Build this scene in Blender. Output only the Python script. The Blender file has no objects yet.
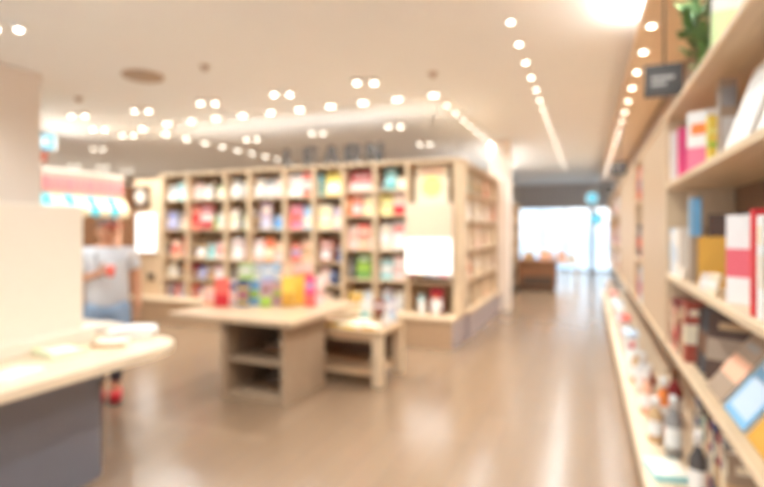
import bpy, bmesh, math, random
from mathutils import Vector, Matrix, Euler
R = random.Random(11)
S = bpy.context.scene
COL = S.collection
PI = math.pi

# ------------------------------------------------------------------ camera model (used to read positions off the photograph)
FPX, CX, HY, EYE = 500.0, 382.0, 230.0, 1.55
TH = math.atan2(206.0, 500.0)
CT, ST = math.cos(TH), math.sin(TH)
CEIL = 3.30

def at_z(px, py, z):
    d = FPX * (EYE - z) / (py - HY)
    a = (px - CX) / FPX
    return Vector((d * (CT * a - ST), d * (CT + ST * a), z))

# ------------------------------------------------------------------ materials
def lin(c):
    return tuple((v / 255 / 12.92) if v / 255 <= 0.04045 else ((v / 255 + 0.055) / 1.055) ** 2.4 for v in c)
MATS = {}
def mat(name, rgb, rough=0.55, spec=0.4, metal=0.0, bump=0.0, var=0.06, scale=14.0):
    if name in MATS: return MATS[name]
    m = bpy.data.materials.new(name); m.use_nodes = True
    nt = m.node_tree; b = nt.nodes['Principled BSDF']
    c = lin(rgb)
    b.inputs['Roughness'].default_value = rough
    b.inputs['Specular IOR Level'].default_value = spec
    b.inputs['Metallic'].default_value = metal
    tc = nt.nodes.new('ShaderNodeTexCoord'); no = nt.nodes.new('ShaderNodeTexNoise')
    no.inputs['Scale'].default_value = scale; no.inputs['Detail'].default_value = 3
    nt.links.new(tc.outputs['Object'], no.inputs['Vector'])
    mx = nt.nodes.new('ShaderNodeMix'); mx.data_type = 'RGBA'
    mx.inputs['A'].default_value = tuple(v * (1 - var) for v in c) + (1,)
    mx.inputs['B'].default_value = tuple(min(1, v * (1 + var)) for v in c) + (1,)
    nt.links.new(no.outputs['Fac'], mx.inputs['Factor'])
    nt.links.new(mx.outputs['Result'], b.inputs['Base Color'])
    if bump:
        bp = nt.nodes.new('ShaderNodeBump'); bp.inputs['Strength'].default_value = bump; bp.inputs['Distance'].default_value = 0.002
        nt.links.new(no.outputs['Fac'], bp.inputs['Height']); nt.links.new(bp.outputs['Normal'], b.inputs['Normal'])
    MATS[name] = m
    return m

def wood(name, light, dark, rough=0.45, axis='Z', scale=6.0):
    if name in MATS: return MATS[name]
    m = bpy.data.materials.new(name); m.use_nodes = True
    nt = m.node_tree; b = nt.nodes['Principled BSDF']; b.inputs['Roughness'].default_value = rough
    b.inputs['Specular IOR Level'].default_value = 0.35
    tc = nt.nodes.new('ShaderNodeTexCoord'); mp = nt.nodes.new('ShaderNodeMapping')
    sc = {'X': (0.6, 9, 9), 'Y': (9, 0.6, 9), 'Z': (9, 9, 0.6)}[axis]
    mp.inputs['Scale'].default_value = sc
    nt.links.new(tc.outputs['Object'], mp.inputs['Vector'])
    no = nt.nodes.new('ShaderNodeTexNoise'); no.inputs['Scale'].default_value = scale; no.inputs['Detail'].default_value = 6
    no.inputs['Distortion'].default_value = 0.6
    nt.links.new(mp.outputs['Vector'], no.inputs['Vector'])
    cr = nt.nodes.new('ShaderNodeValToRGB')
    cr.color_ramp.elements[0].position = 0.3; cr.color_ramp.elements[0].color = lin(dark) + (1,)
    cr.color_ramp.elements[1].position = 0.7; cr.color_ramp.elements[1].color = lin(light) + (1,)
    nt.links.new(no.outputs['Fac'], cr.inputs['Fac']); nt.links.new(cr.outputs['Color'], b.inputs['Base Color'])
    bp = nt.nodes.new('ShaderNodeBump'); bp.inputs['Strength'].default_value = 0.08; bp.inputs['Distance'].default_value = 0.001
    nt.links.new(no.outputs['Fac'], bp.inputs['Height']); nt.links.new(bp.outputs['Normal'], b.inputs['Normal'])
    MATS[name] = m
    return m

def emit(name, rgb, strength):
    if name in MATS: return MATS[name]
    m = bpy.data.materials.new(name); m.use_nodes = True
    nt = m.node_tree; nt.nodes.remove(nt.nodes['Principled BSDF'])
    e = nt.nodes.new('ShaderNodeEmission'); e.inputs['Color'].default_value = lin(rgb) + (1,); e.inputs['Strength'].default_value = strength
    nt.links.new(e.outputs['Emission'], nt.nodes['Material Output'].inputs['Surface'])
    MATS[name] = m
    return m

def floor_mat():
    m = bpy.data.materials.new('polished_plank_floor'); m.use_nodes = True
    nt = m.node_tree; b = nt.nodes['Principled BSDF']
    tc = nt.nodes.new('ShaderNodeTexCoord')
    mp = nt.nodes.new('ShaderNodeMapping'); mp.inputs['Rotation'].default_value = (0, 0, PI / 2)
    nt.links.new(tc.outputs['Object'], mp.inputs['Vector'])
    br = nt.nodes.new('ShaderNodeTexBrick')
    br.inputs['Color1'].default_value = lin((150, 123, 99)) + (1,); br.inputs['Color2'].default_value = lin((145, 118, 94)) + (1,)
    br.inputs['Mortar'].default_value = lin((134, 114, 97)) + (1,)
    br.inputs['Scale'].default_value = 1.0; br.inputs['Mortar Size'].default_value = 0.003
    br.inputs['Brick Width'].default_value = 1.2; br.inputs['Row Height'].default_value = 0.2
    nt.links.new(mp.outputs['Vector'], br.inputs['Vector'])
    mp2 = nt.nodes.new('ShaderNodeMapping'); mp2.inputs['Scale'].default_value = (10, 0.8, 1)
    nt.links.new(tc.outputs['Object'], mp2.inputs['Vector'])
    no = nt.nodes.new('ShaderNodeTexNoise'); no.inputs['Scale'].default_value = 4; no.inputs['Detail'].default_value = 5
    nt.links.new(mp2.outputs['Vector'], no.inputs['Vector'])
    mx = nt.nodes.new('ShaderNodeMix'); mx.data_type = 'RGBA'; mx.blend_type = 'MULTIPLY'; mx.inputs['Factor'].default_value = 0.35
    nt.links.new(br.outputs['Color'], mx.inputs['A'])
    cr = nt.nodes.new('ShaderNodeValToRGB'); cr.color_ramp.elements[0].color = (0.7, 0.66, 0.62, 1); cr.color_ramp.elements[1].color = (1, 1, 1, 1)
    nt.links.new(no.outputs['Fac'], cr.inputs['Fac']); nt.links.new(cr.outputs['Color'], mx.inputs['B'])
    nt.links.new(mx.outputs['Result'], b.inputs['Base Color'])
    b.inputs['Roughness'].default_value = 0.21; b.inputs['Specular IOR Level'].default_value = 0.75
    return m

def glass_mat():
    m = bpy.data.materials.new('clear_pane'); m.use_nodes = True
    nt = m.node_tree; nt.nodes.remove(nt.nodes['Principled BSDF'])
    t = nt.nodes.new('ShaderNodeBsdfTransparent'); t.inputs['Color'].default_value = (0.93, 0.97, 1, 1)
    g = nt.nodes.new('ShaderNodeBsdfGlossy'); g.inputs['Roughness'].default_value = 0.05
    x = nt.nodes.new('ShaderNodeMixShader'); x.inputs[0].default_value = 0.05
    nt.links.new(t.outputs[0], x.inputs[1]); nt.links.new(g.outputs[0], x.inputs[2]); nt.links.new(x.outputs[0], nt.nodes['Material Output'].inputs['Surface'])
    return m

OAK_Z = wood('pale_oak_upright', (222, 197, 164), (210, 182, 148), axis='Z')
OAK_X = wood('pale_oak_lengthways', (222, 197, 164), (210, 182, 148), axis='X')
OAK_Y = wood('pale_oak_boards', (226, 201, 168), (214, 187, 154), axis='Y')
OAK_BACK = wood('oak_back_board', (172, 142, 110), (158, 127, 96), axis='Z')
TAUPE = wood('taupe_veneer', (176, 150, 124), (162, 136, 110), axis='Z')
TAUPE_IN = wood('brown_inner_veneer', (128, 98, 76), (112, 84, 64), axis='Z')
PLINTH_W = wood('plinth_veneer', (196, 164, 132), (182, 150, 118), axis='X')
PLINTH_G = mat('grey_lilac_laminate', (176, 160, 158), 0.4)
BROWN = wood('walnut_brown', (150, 104, 72), (128, 86, 58), axis='Z')
DARK = mat('dark_brown', (92, 72, 58), 0.6)
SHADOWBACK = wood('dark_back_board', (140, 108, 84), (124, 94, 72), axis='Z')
WALLM = mat('warm_white_wall', (236, 230, 222), 0.8, 0.2, var=0.02)
CEILM = mat('ceiling_paint', (245, 243, 239), 0.85, 0.2, var=0.015, scale=3)
WHITE = mat('white_satin', (246, 242, 236), 0.45, var=0.02)
CREAM = mat('cream_laminate', (236, 224, 208), 0.4, var=0.02)
COUNTERTOP = wood('pale_counter_top', (234, 212, 184), (222, 199, 170), axis='Y', rough=0.3)
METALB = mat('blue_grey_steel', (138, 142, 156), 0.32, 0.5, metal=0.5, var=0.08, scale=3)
BLACK = mat('black_board', (64, 60, 58), 0.5)
GREYL = mat('grey_letter', (84, 80, 78), 0.5)
PAGES = mat('page_paper', (244, 236, 222), 0.8, 0.1, var=0.04, scale=60)
GREYWALL = mat('grey_far_wall', (202, 197, 196), 0.7)
VENT = mat('vent_grey', (190, 166, 142), 0.6)
FRAME = mat('window_frame_white', (226, 232, 238), 0.4)
LENS = emit('lamp_lens', (255, 244, 226), 9.0)
LENS_DIM = emit('channel_lamp_lens', (255, 246, 230), 3.2)
LENS_ROW = emit('row_lamp_lens', (255, 246, 230), 7.5)
PANEL_L = emit('strip_diffuser_glow', (255, 248, 240), 3.0)  # glow of the cove strip and of the added uplight strips
LIT_SIGN = emit('lit_sign_face', (120, 205, 228), .75)
LIT_SIGN_W = emit('lit_sign_center', (215, 245, 252), 1.1)
POSTER_LIT = emit('lit_poster_face', (255, 250, 244), 1.5)
GLASS = glass_mat()

PAL = {
 'white': (246, 242, 238), 'cream': (246, 230, 200), 'ivory': (240, 226, 210), 'pale pink': (240, 204, 196), 'pink': (238, 130, 158),
 'hot pink': (240, 84, 140), 'coral': (240, 112, 100), 'red': (214, 48, 56), 'crimson': (176, 44, 56), 'dark red': (140, 44, 46),
 'orange': (244, 140, 70), 'peach': (246, 190, 158), 'mustard': (216, 160, 62), 'yellow': (246, 212, 92), 'lemon': (248, 234, 140),
 'green': (126, 170, 92), 'pale green': (198, 220, 160), 'lime': (170, 204, 84), 'teal': (104, 172, 170), 'aqua': (170, 222, 222),
 'sky blue': (128, 184, 222), 'blue': (76, 116, 190), 'navy': (62, 70, 122), 'lavender': (184, 176, 210), 'mauve': (196, 160, 172),
 'lilac grey': (196, 190, 204), 'grey': (160, 154, 150), 'pale grey': (212, 208, 204), 'charcoal': (88, 82, 80), 'brown': (132, 92, 66),
 'dark brown': (92, 66, 52), 'tan': (204, 168, 126), 'brick red': (176, 84, 66), 'rose': (234, 112, 124), 'taupe': (170, 146, 124), 'pale blue': (196, 214, 234)}
def pm(c): return mat('paper_' + c.replace(' ', '_'), PAL[c], 0.5, 0.35, var=0.04, scale=30)

# ------------------------------------------------------------------ mesh helpers
class MB:
    def __init__(s): s.bm = bmesh.new()
    def box(s, x0, x1, y0, y1, z0, z1, mi=0, bevel=0.0):
        r = bmesh.ops.create_cube(s.bm, size=1.0)
        for v in r['verts']:
            v.co = Vector((x0 + (v.co.x + .5) * (x1 - x0), y0 + (v.co.y + .5) * (y1 - y0), z0 + (v.co.z + .5) * (z1 - z0)))
        fs = set(f for v in r['verts'] for f in v.link_faces)
        for f in fs: f.material_index = mi
        if bevel:
            es = list(set(e for v in r['verts'] for e in v.link_edges))
            q = bmesh.ops.bevel(s.bm, geom=es, offset=bevel, segments=2, profile=0.5, affect='EDGES')
            for f in q['faces']: f.material_index = mi
        return s
    def lathe(s, prof, loc=(0, 0, 0), n=20, mi=0, cap=True):
        rings = []
        for r, z in prof:
            rings.append([s.bm.verts.new((loc[0] + r * math.cos(2 * PI * k / n), loc[1] + r * math.sin(2 * PI * k / n), loc[2] + z)) for k in range(n)])
        for a, b in zip(rings, rings[1:]):
            for k in range(n):
                f = s.bm.faces.new((a[k], a[(k + 1) % n], b[(k + 1) % n], b[k])); f.material_index = mi; f.smooth = True
        if cap:
            s.bm.faces.new(list(reversed(rings[0]))).material_index = mi
            s.bm.faces.new(rings[-1]).material_index = mi
        return s
    def prism(s, pts, z0, z1, mi=0, bevel=0.0):
        a = [s.bm.verts.new((x, y, z0)) for x, y in pts]; b = [s.bm.verts.new((x, y, z1)) for x, y in pts]
        n = len(pts); fs = [s.bm.faces.new(list(reversed(a))), s.bm.faces.new(b)]
        for k in range(n): fs.append(s.bm.faces.new((a[k], a[(k + 1) % n], b[(k + 1) % n], b[k])))
        for f in fs: f.material_index = mi
        if bevel:
            es = list(set(e for f in fs[:2] for e in f.edges))
            for f in bmesh.ops.bevel(s.bm, geom=es, offset=bevel, segments=2, profile=0.5, affect='EDGES')['faces']: f.material_index = mi
        return s
    def quad(s, pts, mi=0):
        f = s.bm.faces.new([s.bm.verts.new(p) for p in pts]); f.material_index = mi
        return s
    def tube(s, pts, r, n=8, mi=0):
        pts = [Vector(p) for p in pts]; rings = []
        for i, p in enumerate(pts):
            t = (pts[min(i + 1, len(pts) - 1)] - pts[max(i - 1, 0)]).normalized()
            u = t.orthogonal().normalized(); w = t.cross(u)
            rr = r[i] if isinstance(r, (list, tuple)) else r
            rings.append([s.bm.verts.new(p + (u * math.cos(2 * PI * k / n) + w * math.sin(2 * PI * k / n)) * rr) for k in range(n)])
        for a, b in zip(rings, rings[1:]):
            for k in range(n):
                f = s.bm.faces.new((a[k], a[(k + 1) % n], b[(k + 1) % n], b[k])); f.material_index = mi; f.smooth = True
        s.bm.faces.new(list(reversed(rings[0]))).material_index = mi; s.bm.faces.new(rings[-1]).material_index = mi
        return s
    def ball(s, c, rx, ry, rz, mi=0, sub=2):
        r = bmesh.ops.create_icosphere(s.bm, subdivisions=sub, radius=1.0)
        for v in r['verts']: v.co = Vector((c[0] + v.co.x * rx, c[1] + v.co.y * ry, c[2] + v.co.z * rz))
        for f in set(f for v in r['verts'] for f in v.link_faces): f.material_index = mi; f.smooth = True
        return s
    def mesh(s, name):
        bmesh.ops.recalc_face_normals(s.bm, faces=s.bm.faces[:])
        me = bpy.data.meshes.new(name); s.bm.to_mesh(me); s.bm.free()
        return me
    def build(s, name, mats, parent=None, loc=(0, 0, 0), rot=(0, 0, 0)):
        me = s.mesh(name)
        for m in (mats if isinstance(mats, (list, tuple)) else [mats]): me.materials.append(m)
        return link(name, me, parent, loc, rot)

def link(name, data, parent=None, loc=(0, 0, 0), rot=(0, 0, 0)):
    o = bpy.data.objects.new(name, data); COL.objects.link(o)
    o.location = loc; o.rotation_euler = rot
    if parent: o.parent = parent
    return o
def empty(name, loc=(0, 0, 0), rz=0.0):
    o = link(name, None, None, loc, (0, 0, rz)); o.empty_display_size = 0.1
    return o
def tag(o, label, cat, group=None):
    o['label'] = label; o['category'] = cat
    if group: o['group'] = group
    return o
def struct(o):
    o['kind'] = 'structure'; return o
ORD = ['first', 'second', 'third', 'fourth', 'fifth', 'sixth', 'seventh', 'eighth', 'ninth', 'tenth', 'eleventh', 'twelfth', 'thirteenth',
       'fourteenth', 'fifteenth', 'sixteenth', 'seventeenth', 'eighteenth', 'nineteenth', 'twentieth', 'twenty-first', 'twenty-second',
       'twenty-third', 'twenty-fourth', 'twenty-fifth', 'twenty-sixth', 'twenty-seventh', 'twenty-eighth', 'twenty-ninth', 'thirtieth']
def copy_thing(o):
    c = o.copy(); COL.objects.link(c)
    for ch in o.children:
        d = ch.copy(); COL.objects.link(d); d.parent = c
        for g in ch.children:
            e = g.copy(); COL.objects.link(e); e.parent = d
    return c

# ------------------------------------------------------------------ the room
XL, XR, YB, YF = -14.0, 0.80, -3.0, 20.2
struct(MB().box(XL - .1, XR + .1, YB - .1, YF + .2, -.12, 0).build('floor', floor_mat()))
struct(MB().box(XL - .1, XR + .1, YB - .1, YF + .2, CEIL, CEIL + .12).build('ceiling', CEILM))
struct(MB().box(XL - .1, XL, YB, YF, 0, CEIL).build('wall_left', WALLM))
struct(MB().box(XR, XR + .1, YB, YF, 0, CEIL).build('wall_right', WALLM))
struct(MB().box(XL, -7.5, YB - .1, YB, 0, CEIL).box(.3, XR, YB - .1, YB, 0, CEIL).box(-7.5, .3, YB - .1, YB, 2.9, CEIL).build('wall_rear', WALLM))
wf = MB()
WX0, WX1, WZ = -2.55, 0.80, 2.42
wf.box(XL, WX0, YF, YF + .15, 0, CEIL)
struct(wf.build('wall_far', WALLM))
struct(MB().box(WX0, WX1, YF, YF + .15, WZ, CEIL).build('wall_far_header', GREYWALL))
def window(name, x0, x1, z0, z1, nmul):
    fr = MB(); t = .06
    fr.box(x0, x1, YF + .02, YF + .12, z1 - t, z1); fr.box(x0, x1, YF + .02, YF + .12, z0, z0 + t)
    fr.box(x0, x0 + t, YF + .02, YF + .12, z0 + t, z1 - t); fr.box(x1 - t, x1, YF + .02, YF + .12, z0 + t, z1 - t)
    for k in range(nmul):
        xm = x0 + (x1 - x0) * (k + 1) / (nmul + 1); fr.box(xm - .025, xm + .025, YF + .03, YF + .11, z0 + t, z1 - t)
    o = struct(fr.build(name, FRAME))
    MB().box(x0 + t, x1 - t, YF + .06, YF + .068, z0 + t, z1 - t).build('pane', GLASS, o)
window('window_1', WX0, 0.10, 0.0, WZ, 2)
window('window_2', 0.16, WX1, 0.0, WZ, 0)
fr = MB()  # rear glazing out of view, added to let in frontal daylight fill
for xm in (-7.47, -5.9, -4.3, -2.7, -1.2, .27): fr.box(xm - .03, xm + .03, YB - .09, YB - .01, 0, 2.9)
fr.box(-7.44, .24, YB - .09, YB - .01, 2.84, 2.9); fr.box(-7.44, .24, YB - .09, YB - .01, 0, .06)
o = struct(fr.build('added_rear_window', FRAME)); MB().box(-7.44, .24, YB - .055, YB - .047, .06, 2.84).build('pane', GLASS, o)
struct(MB().box(0.10, 0.16, YF, YF + .15, 0, WZ).build('trim_1', FRAME))
# dropped soffit above the aisle shelving
SOF = 3.0
struct(MB().box(0.34, XR, YB, 17.0, SOF, SOF + .05).box(.46, XR, YB, 17.0, SOF + .05, CEIL).build('trim_2', [wood('soffit_oak', (226, 196, 160), (214, 182, 146), axis='Y')]))
# light channels of the ceiling
def channel(name, x0, x1, y0, y1):
    struct(MB().box(x0, x1, y0, y1, CEIL - .012, CEIL).build(name, WHITE))
channel('trim_3', -6.95, -1.72, 6.10, 6.28)
channel('trim_4', -1.90, -1.72, 6.28, 14.2)
channel('trim_5', -7.13, -6.95, 6.10, 11.4)
struct(MB().box(-6.4, -5.7, 2.7, 3.75, 0, CEIL).build('pillar_left', mat('blush_wall', (230, 219, 208), 0.7, 0.2, var=0.02)))
struct(MB().box(-1.78, -1.41, 9.78, 10.2, 0, CEIL).build('pillar_centre', mat('blush_white', (250, 236, 222), 0.6, 0.2, var=0.02)))
# wooden end wall beside the wide bookcase
struct(MB().box(-7.6, -6.96, 6.66, 6.95, 0, 2.45).build('wall_panel', wood('end_wall_oak', (232, 204, 168), (222, 192, 156), axis='Z')))

# ------------------------------------------------------------------ lamps
E_SPOT = 34.0
ld = bpy.data.lights.new('downlight_lamp', 'SPOT'); ld.energy = E_SPOT; ld.color = (0.90, 0.985, 1.0); ld.spot_size = math.radians(155); ld.spot_blend = 1.0; ld.shadow_soft_size = 0.02
lt = bpy.data.lights.new('twin_lamp', 'SPOT'); lt.energy = E_SPOT * 1.6; lt.color = (0.90, 0.985, 1.0); lt.spot_size = math.radians(150); lt.spot_blend = 1.0; lt.shadow_soft_size = 0.02
la_ = ld.copy(); la_.energy = E_SPOT * .6
ls_ = ld.copy(); ls_.energy = E_SPOT * .4
lr_ = ld.copy(); lr_.energy = E_SPOT * .42
lf_ = lt.copy(); lf_.energy = E_SPOT * 1.3
lx_ = lt.copy(); lx_.energy = E_SPOT * 5
def ring_mesh(ro, ri, h):
    m = MB(); n = 24
    prof = [(ri, 0), (ro, 0), (ro, -h), (ri, -h)]
    rings = [[m.bm.verts.new((r * math.cos(2 * PI * k / n), r * math.sin(2 * PI * k / n), z)) for k in range(n)] for r, z in prof]
    for i in range(4):
        a, b = rings[i], rings[(i + 1) % 4]
        for k in range(n): m.bm.faces.new((a[k], a[(k + 1) % n], b[(k + 1) % n], b[k]))
    return m
_ring = ring_mesh(.05, .026, .010).mesh('downlight'); _ring.materials.append(WHITE)
_lens = MB().lathe([(.026, -.008), (.026, -.003)], n=24).mesh('lens'); _lens.materials.append(LENS)
_slot = MB(); _slot.box(-.085, .085, -.055, .055, -.014, 0, bevel=.004); _slot = _slot.mesh('slot_light'); _slot.materials.append(WHITE)
_slens2 = MB().box(-.05, .05, -.022, .022, -.018, -.0145).mesh('lens'); _slens2.materials.append(LENS_DIM)
_slens = MB().box(-.05, .05, -.022, .022, -.018, -.0145).mesh('lens'); _slens.materials.append(LENS_ROW)
def downlight(x, y, z, label, group, slot=False, rz=0.0, light=None):
    o = link('slot_light' if slot else 'downlight', _slot if slot else _ring, None, (x, y, z), (0, 0, rz))
    tag(o, label, 'ceiling light', group)
    link('lens', (_slens2 if rz and x > -4 else _slens) if slot else _lens, o)
    link('lamp_source', light or ld, o, (0, 0, -.03))
    return o
zc = CEIL - .012
for k in range(10):
    downlight(-1.83 - .5 * k, 6.19, zc, f'lit slot light above the wide bookcase front, {ORD[k]} from the inner corner', 'slot lights along the bookcase front', True, light=lr_)
for k in range(10):
    downlight(-7.04, 6.35 + .5 * k, zc, f'lit slot light in the far-left ceiling channel, {ORD[k]} from its near end', 'slot lights in the far-left channel', True, PI / 2, light=ld)
for k in range(15):
    downlight(-1.81, 6.75 + .5 * k, zc, f'lit slot light above the side bookcase, {ORD[k]} from the inner corner', 'slot lights along the side bookcase', True, PI / 2, light=lr_)
n = 0
for k in range(-7, 21):
    y = 4.29 + .55 * k
    if k < 0:
        if k % 2 == 0: downlight(-.6, y, CEIL, f'round aisle downlight before the visible row, {ORD[-k - 1]} back towards the entrance', 'aisle downlights')
        continue
    downlight(-.6, y, CEIL, f'round downlight in the ceiling row over the aisle floor, {ORD[k]} from the near end', 'aisle downlights', light=la_)
for k in range(-8, 20):
    y = 4.0 + .56 * k
    if k < 0: lb = f'round soffit downlight over the near shelves, {ORD[-k - 1]} back from the visible row'
    else: lb = f'round downlight in the wooden soffit above the aisle shelving, {ORD[k]} from the near end'
    downlight(.415, y, SOF, lb, 'soffit downlights', light=ls_)

plate = MB().box(-.155, .155, -.065, .065, -.012, 0, bevel=.004).mesh('twin_spotlight'); plate.materials.append(WHITE)
lampm = MB().lathe([(.05, -.05), (.052, -.045), (.052, -.012), (.05, -.0125)], n=20).mesh('lamp'); lampm.materials.append(WHITE)
lensm = MB().lathe([(.026, -.058), (.030, -.0505)], n=20).mesh('lens'); lensm.materials.append(emit('spot_lens', (255, 244, 226), 8.0))
def twin(px, py, label, rz=TH, off=0.10):
    p = at_z(px, py, CEIL)
    o = link('twin_spotlight', plate, None, p, (0, 0, rz)); tag(o, label, 'ceiling light', 'twin ceiling spotlights')
    for s in (-1, 1):
        l = link('lamp', lampm, o, (s * off, 0, 0)); link('lens', lensm, l)
    link('lamp_source', lx_ if p.x < -9.5 else lf_ if p.y > 6.9 or p.x < -8 else lt, o, (0, 0, -.08))
TW = [(365.5, 79, 'twin spotlight on the open ceiling above the letters, in front of the slot lights'),
      (282, 91, 'twin spotlight on the ceiling before the slot row, second of its line'),
      (208, 100, 'twin spotlight on the ceiling before the slot row, third of its line'),
      (141.5, 108, 'twin spotlight on the ceiling beside the oval vent, below it in view'),
      (78, 113, 'twin spotlight on the ceiling next to the left pillar'),
      (7, 24, 'twin spotlight at the near left ceiling, before the left pillar'),
      (251.5, 137, 'twin spotlight behind the slot row, left of the letter L'),
      (317.5, 131, 'twin spotlight behind the slot row, above the letter E'),
      (394.5, 124, 'twin spotlight behind the slot row, just right of the letter N'),
      (425, 142, 'twin spotlight behind the slot row, above the yellow poster'),
      (99, 127, 'twin spotlight above the kiosk, higher one near the pillar'),
      (128, 133, 'twin spotlight above the kiosk, near the end of the slot row'),
      (98, 147, 'twin spotlight deep over the kiosk, between upper and lower lights'),
      (74, 165, 'far twin spotlight low over the kiosk roof, nearest the pillar'),
      (103, 166, 'far twin spotlight low over the middle of the kiosk roof'),
      (127, 170, 'far twin spotlight low over the bookcase end of the kiosk roof')]
for px, py, lb in TW: twin(px, py, lb)
NEAR_ADDED = [(-3.6, 1.9, 'added twin spotlight over the cream counter, before the picture edge'), (-1.7, 2.0, 'added twin spotlight over the open floor near the entrance'),
        (-1.6, -.2, 'added twin spotlight over the entrance end of the aisle'), (-4.6, -.4, 'added twin spotlight over the back of the counter area')]  # out-of-view twin spots added to light the counter and near floor
for x, y, lb in NEAR_ADDED:
    o = link('twin_spotlight', plate, None, (x, y, CEIL), (0, 0, TH)); tag(o, lb, 'ceiling light', 'twin ceiling spotlights')
    for s in (-1, 1):
        l = link('lamp', lampm, o, (s * .10, 0, 0)); link('lens', lensm, l)
    link('lamp_source', lt, o, (0, 0, -.08))
# LED strip on the soffit ledge, washing the ceiling beside it
o = MB().box(.355, .43, 1.2, 4.6, SOF + .051, SOF + .066).build('cove_strip', WHITE)
tag(o, 'glowing LED strip on top of the wooden soffit ledge washing the ceiling', 'ceiling light')
MB().box(.36, .425, 1.21, 4.59, SOF + .0661, SOF + .07).build('diffuser', PANEL_L, o)
al = bpy.data.lights.new('cove_lamp', 'AREA'); al.shape = 'RECTANGLE'; al.size = .06; al.size_y = 3.3; al.energy = 15; al.color = (.97, .98, 1)
q = link('lamp_source', al, o, (.392, 2.9, SOF + .075), (PI, 0, 0))
def rrect(x0, x1, y0, y1, r, n=6):
    P = []
    for cx, cy, a0 in ((x1 - r, y1 - r, 0), (x0 + r, y1 - r, 90), (x0 + r, y0 + r, 180), (x1 - r, y0 + r, 270)):
        for k in range(n + 1):
            a = math.radians(a0 + 90 * k / n); P.append((cx + r * math.cos(a), cy + r * math.sin(a)))
    return P
# vent and sprinklers
p = at_z(143, 75, CEIL)
o = MB().prism([(p.x + .22 * math.cos(a) , p.y + .22 * math.sin(a)) for a in [2 * PI * k / 24 for k in range(24)]], CEIL - .03, CEIL, bevel=.01).build('air_vent', VENT)
tag(o, 'round taupe air vent in the ceiling ahead of the slot lights', 'vent')
for k in range(3):
    MB().prism([(p.x + (.18 - .05 * k) * math.cos(a), p.y + (.18 - .05 * k) * math.sin(a)) for a in [2 * PI * j / 24 for j in range(24)]], CEIL - .04 - .008 * k, CEIL - .03 - .008 * k).build('vane', VENT, o)
for px, py, lb in [(205, 66, 'small grey ceiling sprinkler to the right of the round vent'), (79, 98, 'small grey ceiling sprinkler above the twin lights by the pillar'), (433, 73, 'small grey ceiling sprinkler before the corner of the slot lights')]:
    q = at_z(px, py, CEIL)
    o = MB().lathe([(.05, 0), (.05, -.012), (.02, -.014), (.018, -.04), (.03, -.042), (.03, -.05)], n=16).build('sprinkler', VENT, None, q); tag(o, lb, 'sprinkler', 'ceiling sprinklers')
# lit exit sign hanging over the kiosk
p = Vector((-6.75, 4.55, 0)); 
a = (46 - CX) / FPX; d = 7.6; p = Vector((d * (CT * a - ST), d * (CT + ST * a), EYE + (HY - 142) / FPX * d))
o = empty('exit_sign', (p.x, p.y, p.z), math.radians(50)); tag(o, 'glowing pale blue sign box hanging from the ceiling beside the left pillar', 'sign')
MB().box(-.13, .13, -.04, .04, -.13, .13, bevel=.01).build('housing', WHITE, o)
MB().box(-.115, .115, -.044, -.0405, -.115, .115).build('lit_face', [LIT_SIGN], o)
MB().box(-.06, .06, -.047, -.0445, -.05, .05).build('lit_symbol', [LIT_SIGN_W], o)
MB().lathe([(.01, .13), (.01, CEIL - p.z)], n=8).build('rod', WHITE, o)
o2 = MB().box(-.05, .05, -.02, .02, -.16, -.0).build('red_tab', [pm('brick red')], o, (-.04, 0, -.135))

# ------------------------------------------------------------------ books
BK = {}
DESIGNS = ['plain', 'band', 'disc', 'half', 'title', 'stripes']
def book_mesh(w, h, t, design):
    key = (round(w, 3), round(h, 3), round(t, 3), design)
    if key in BK: return BK[key]
    m = MB(); c = min(.003, t * .2); x0, x1, y0, y1 = -w / 2, w / 2, -t / 2, t / 2
    m.box(x0, x1, y0, y0 + c, 0, h); m.box(x0, x1, y1 - c, y1, 0, h); m.box(x0, x0 + c, y0 + c, y1 - c, 0, h)
    f = y0 - .0006; s = x0 - .0006
    def fq(a0, a1, z0, z1, mi):   # patch on the front board
        m.quad([(x0 + a0 * w, f, z0 * h), (x0 + a1 * w, f, z0 * h), (x0 + a1 * w, f, z1 * h), (x0 + a0 * w, f, z1 * h)], mi)
    def sq(z0, z1, mi, g=.12):          # patch on the spine
        m.quad([(s, y1 - g * t, z0 * h), (s, y0 + g * t, z0 * h), (s, y0 + g * t, z1 * h), (s, y1 - g * t, z1 * h)], mi)
    if design == 'band': fq(.0, 1, .30, .62, 1); fq(.2, .8, .76, .86, 2); sq(.3, .62, 1, 0); sq(.72, .9, 2)
    elif design == 'disc':
        n = 18; r = .32 * w
        m.bm.faces.new([m.bm.verts.new((r * math.cos(2 * PI * k / n), f, h * .5 + r * math.sin(2 * PI * k / n))) for k in range(n)]).material_index = 1
        fq(.15, .85, .82, .92, 2); sq(.2, .7, 2, .3); sq(.8, .92, 1)
    elif design == 'half': fq(0, 1, 0, .42, 1); fq(.12, .88, .62, .8, 2); sq(0, .42, 1, 0); sq(.55, .85, 2, .3)
    elif design == 'title': fq(.1, .9, .68, .9, 1); fq(.1, .9, .1, .55, 2); sq(.55, .9, 1); sq(.1, .2, 2)
    elif design == 'stripes':
        for k in range(3): fq(0, 1, .12 + .26 * k, .22 + .26 * k, 1 + k % 2)
        sq(.1, .2, 1, 0); sq(.3, .75, 2, .3); sq(.82, .9, 1, 0)
    me = m.mesh('book')
    for k in range(3): me.materials.append(PAGES)
    g = MB().box(x0 + c, x1 - .004, y0 + c + .0004, y1 - c - .0004, .004, h - .004).mesh('page_block'); g.materials.append(PAGES)
    BK[key] = (me, g)
    return BK[key]
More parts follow.
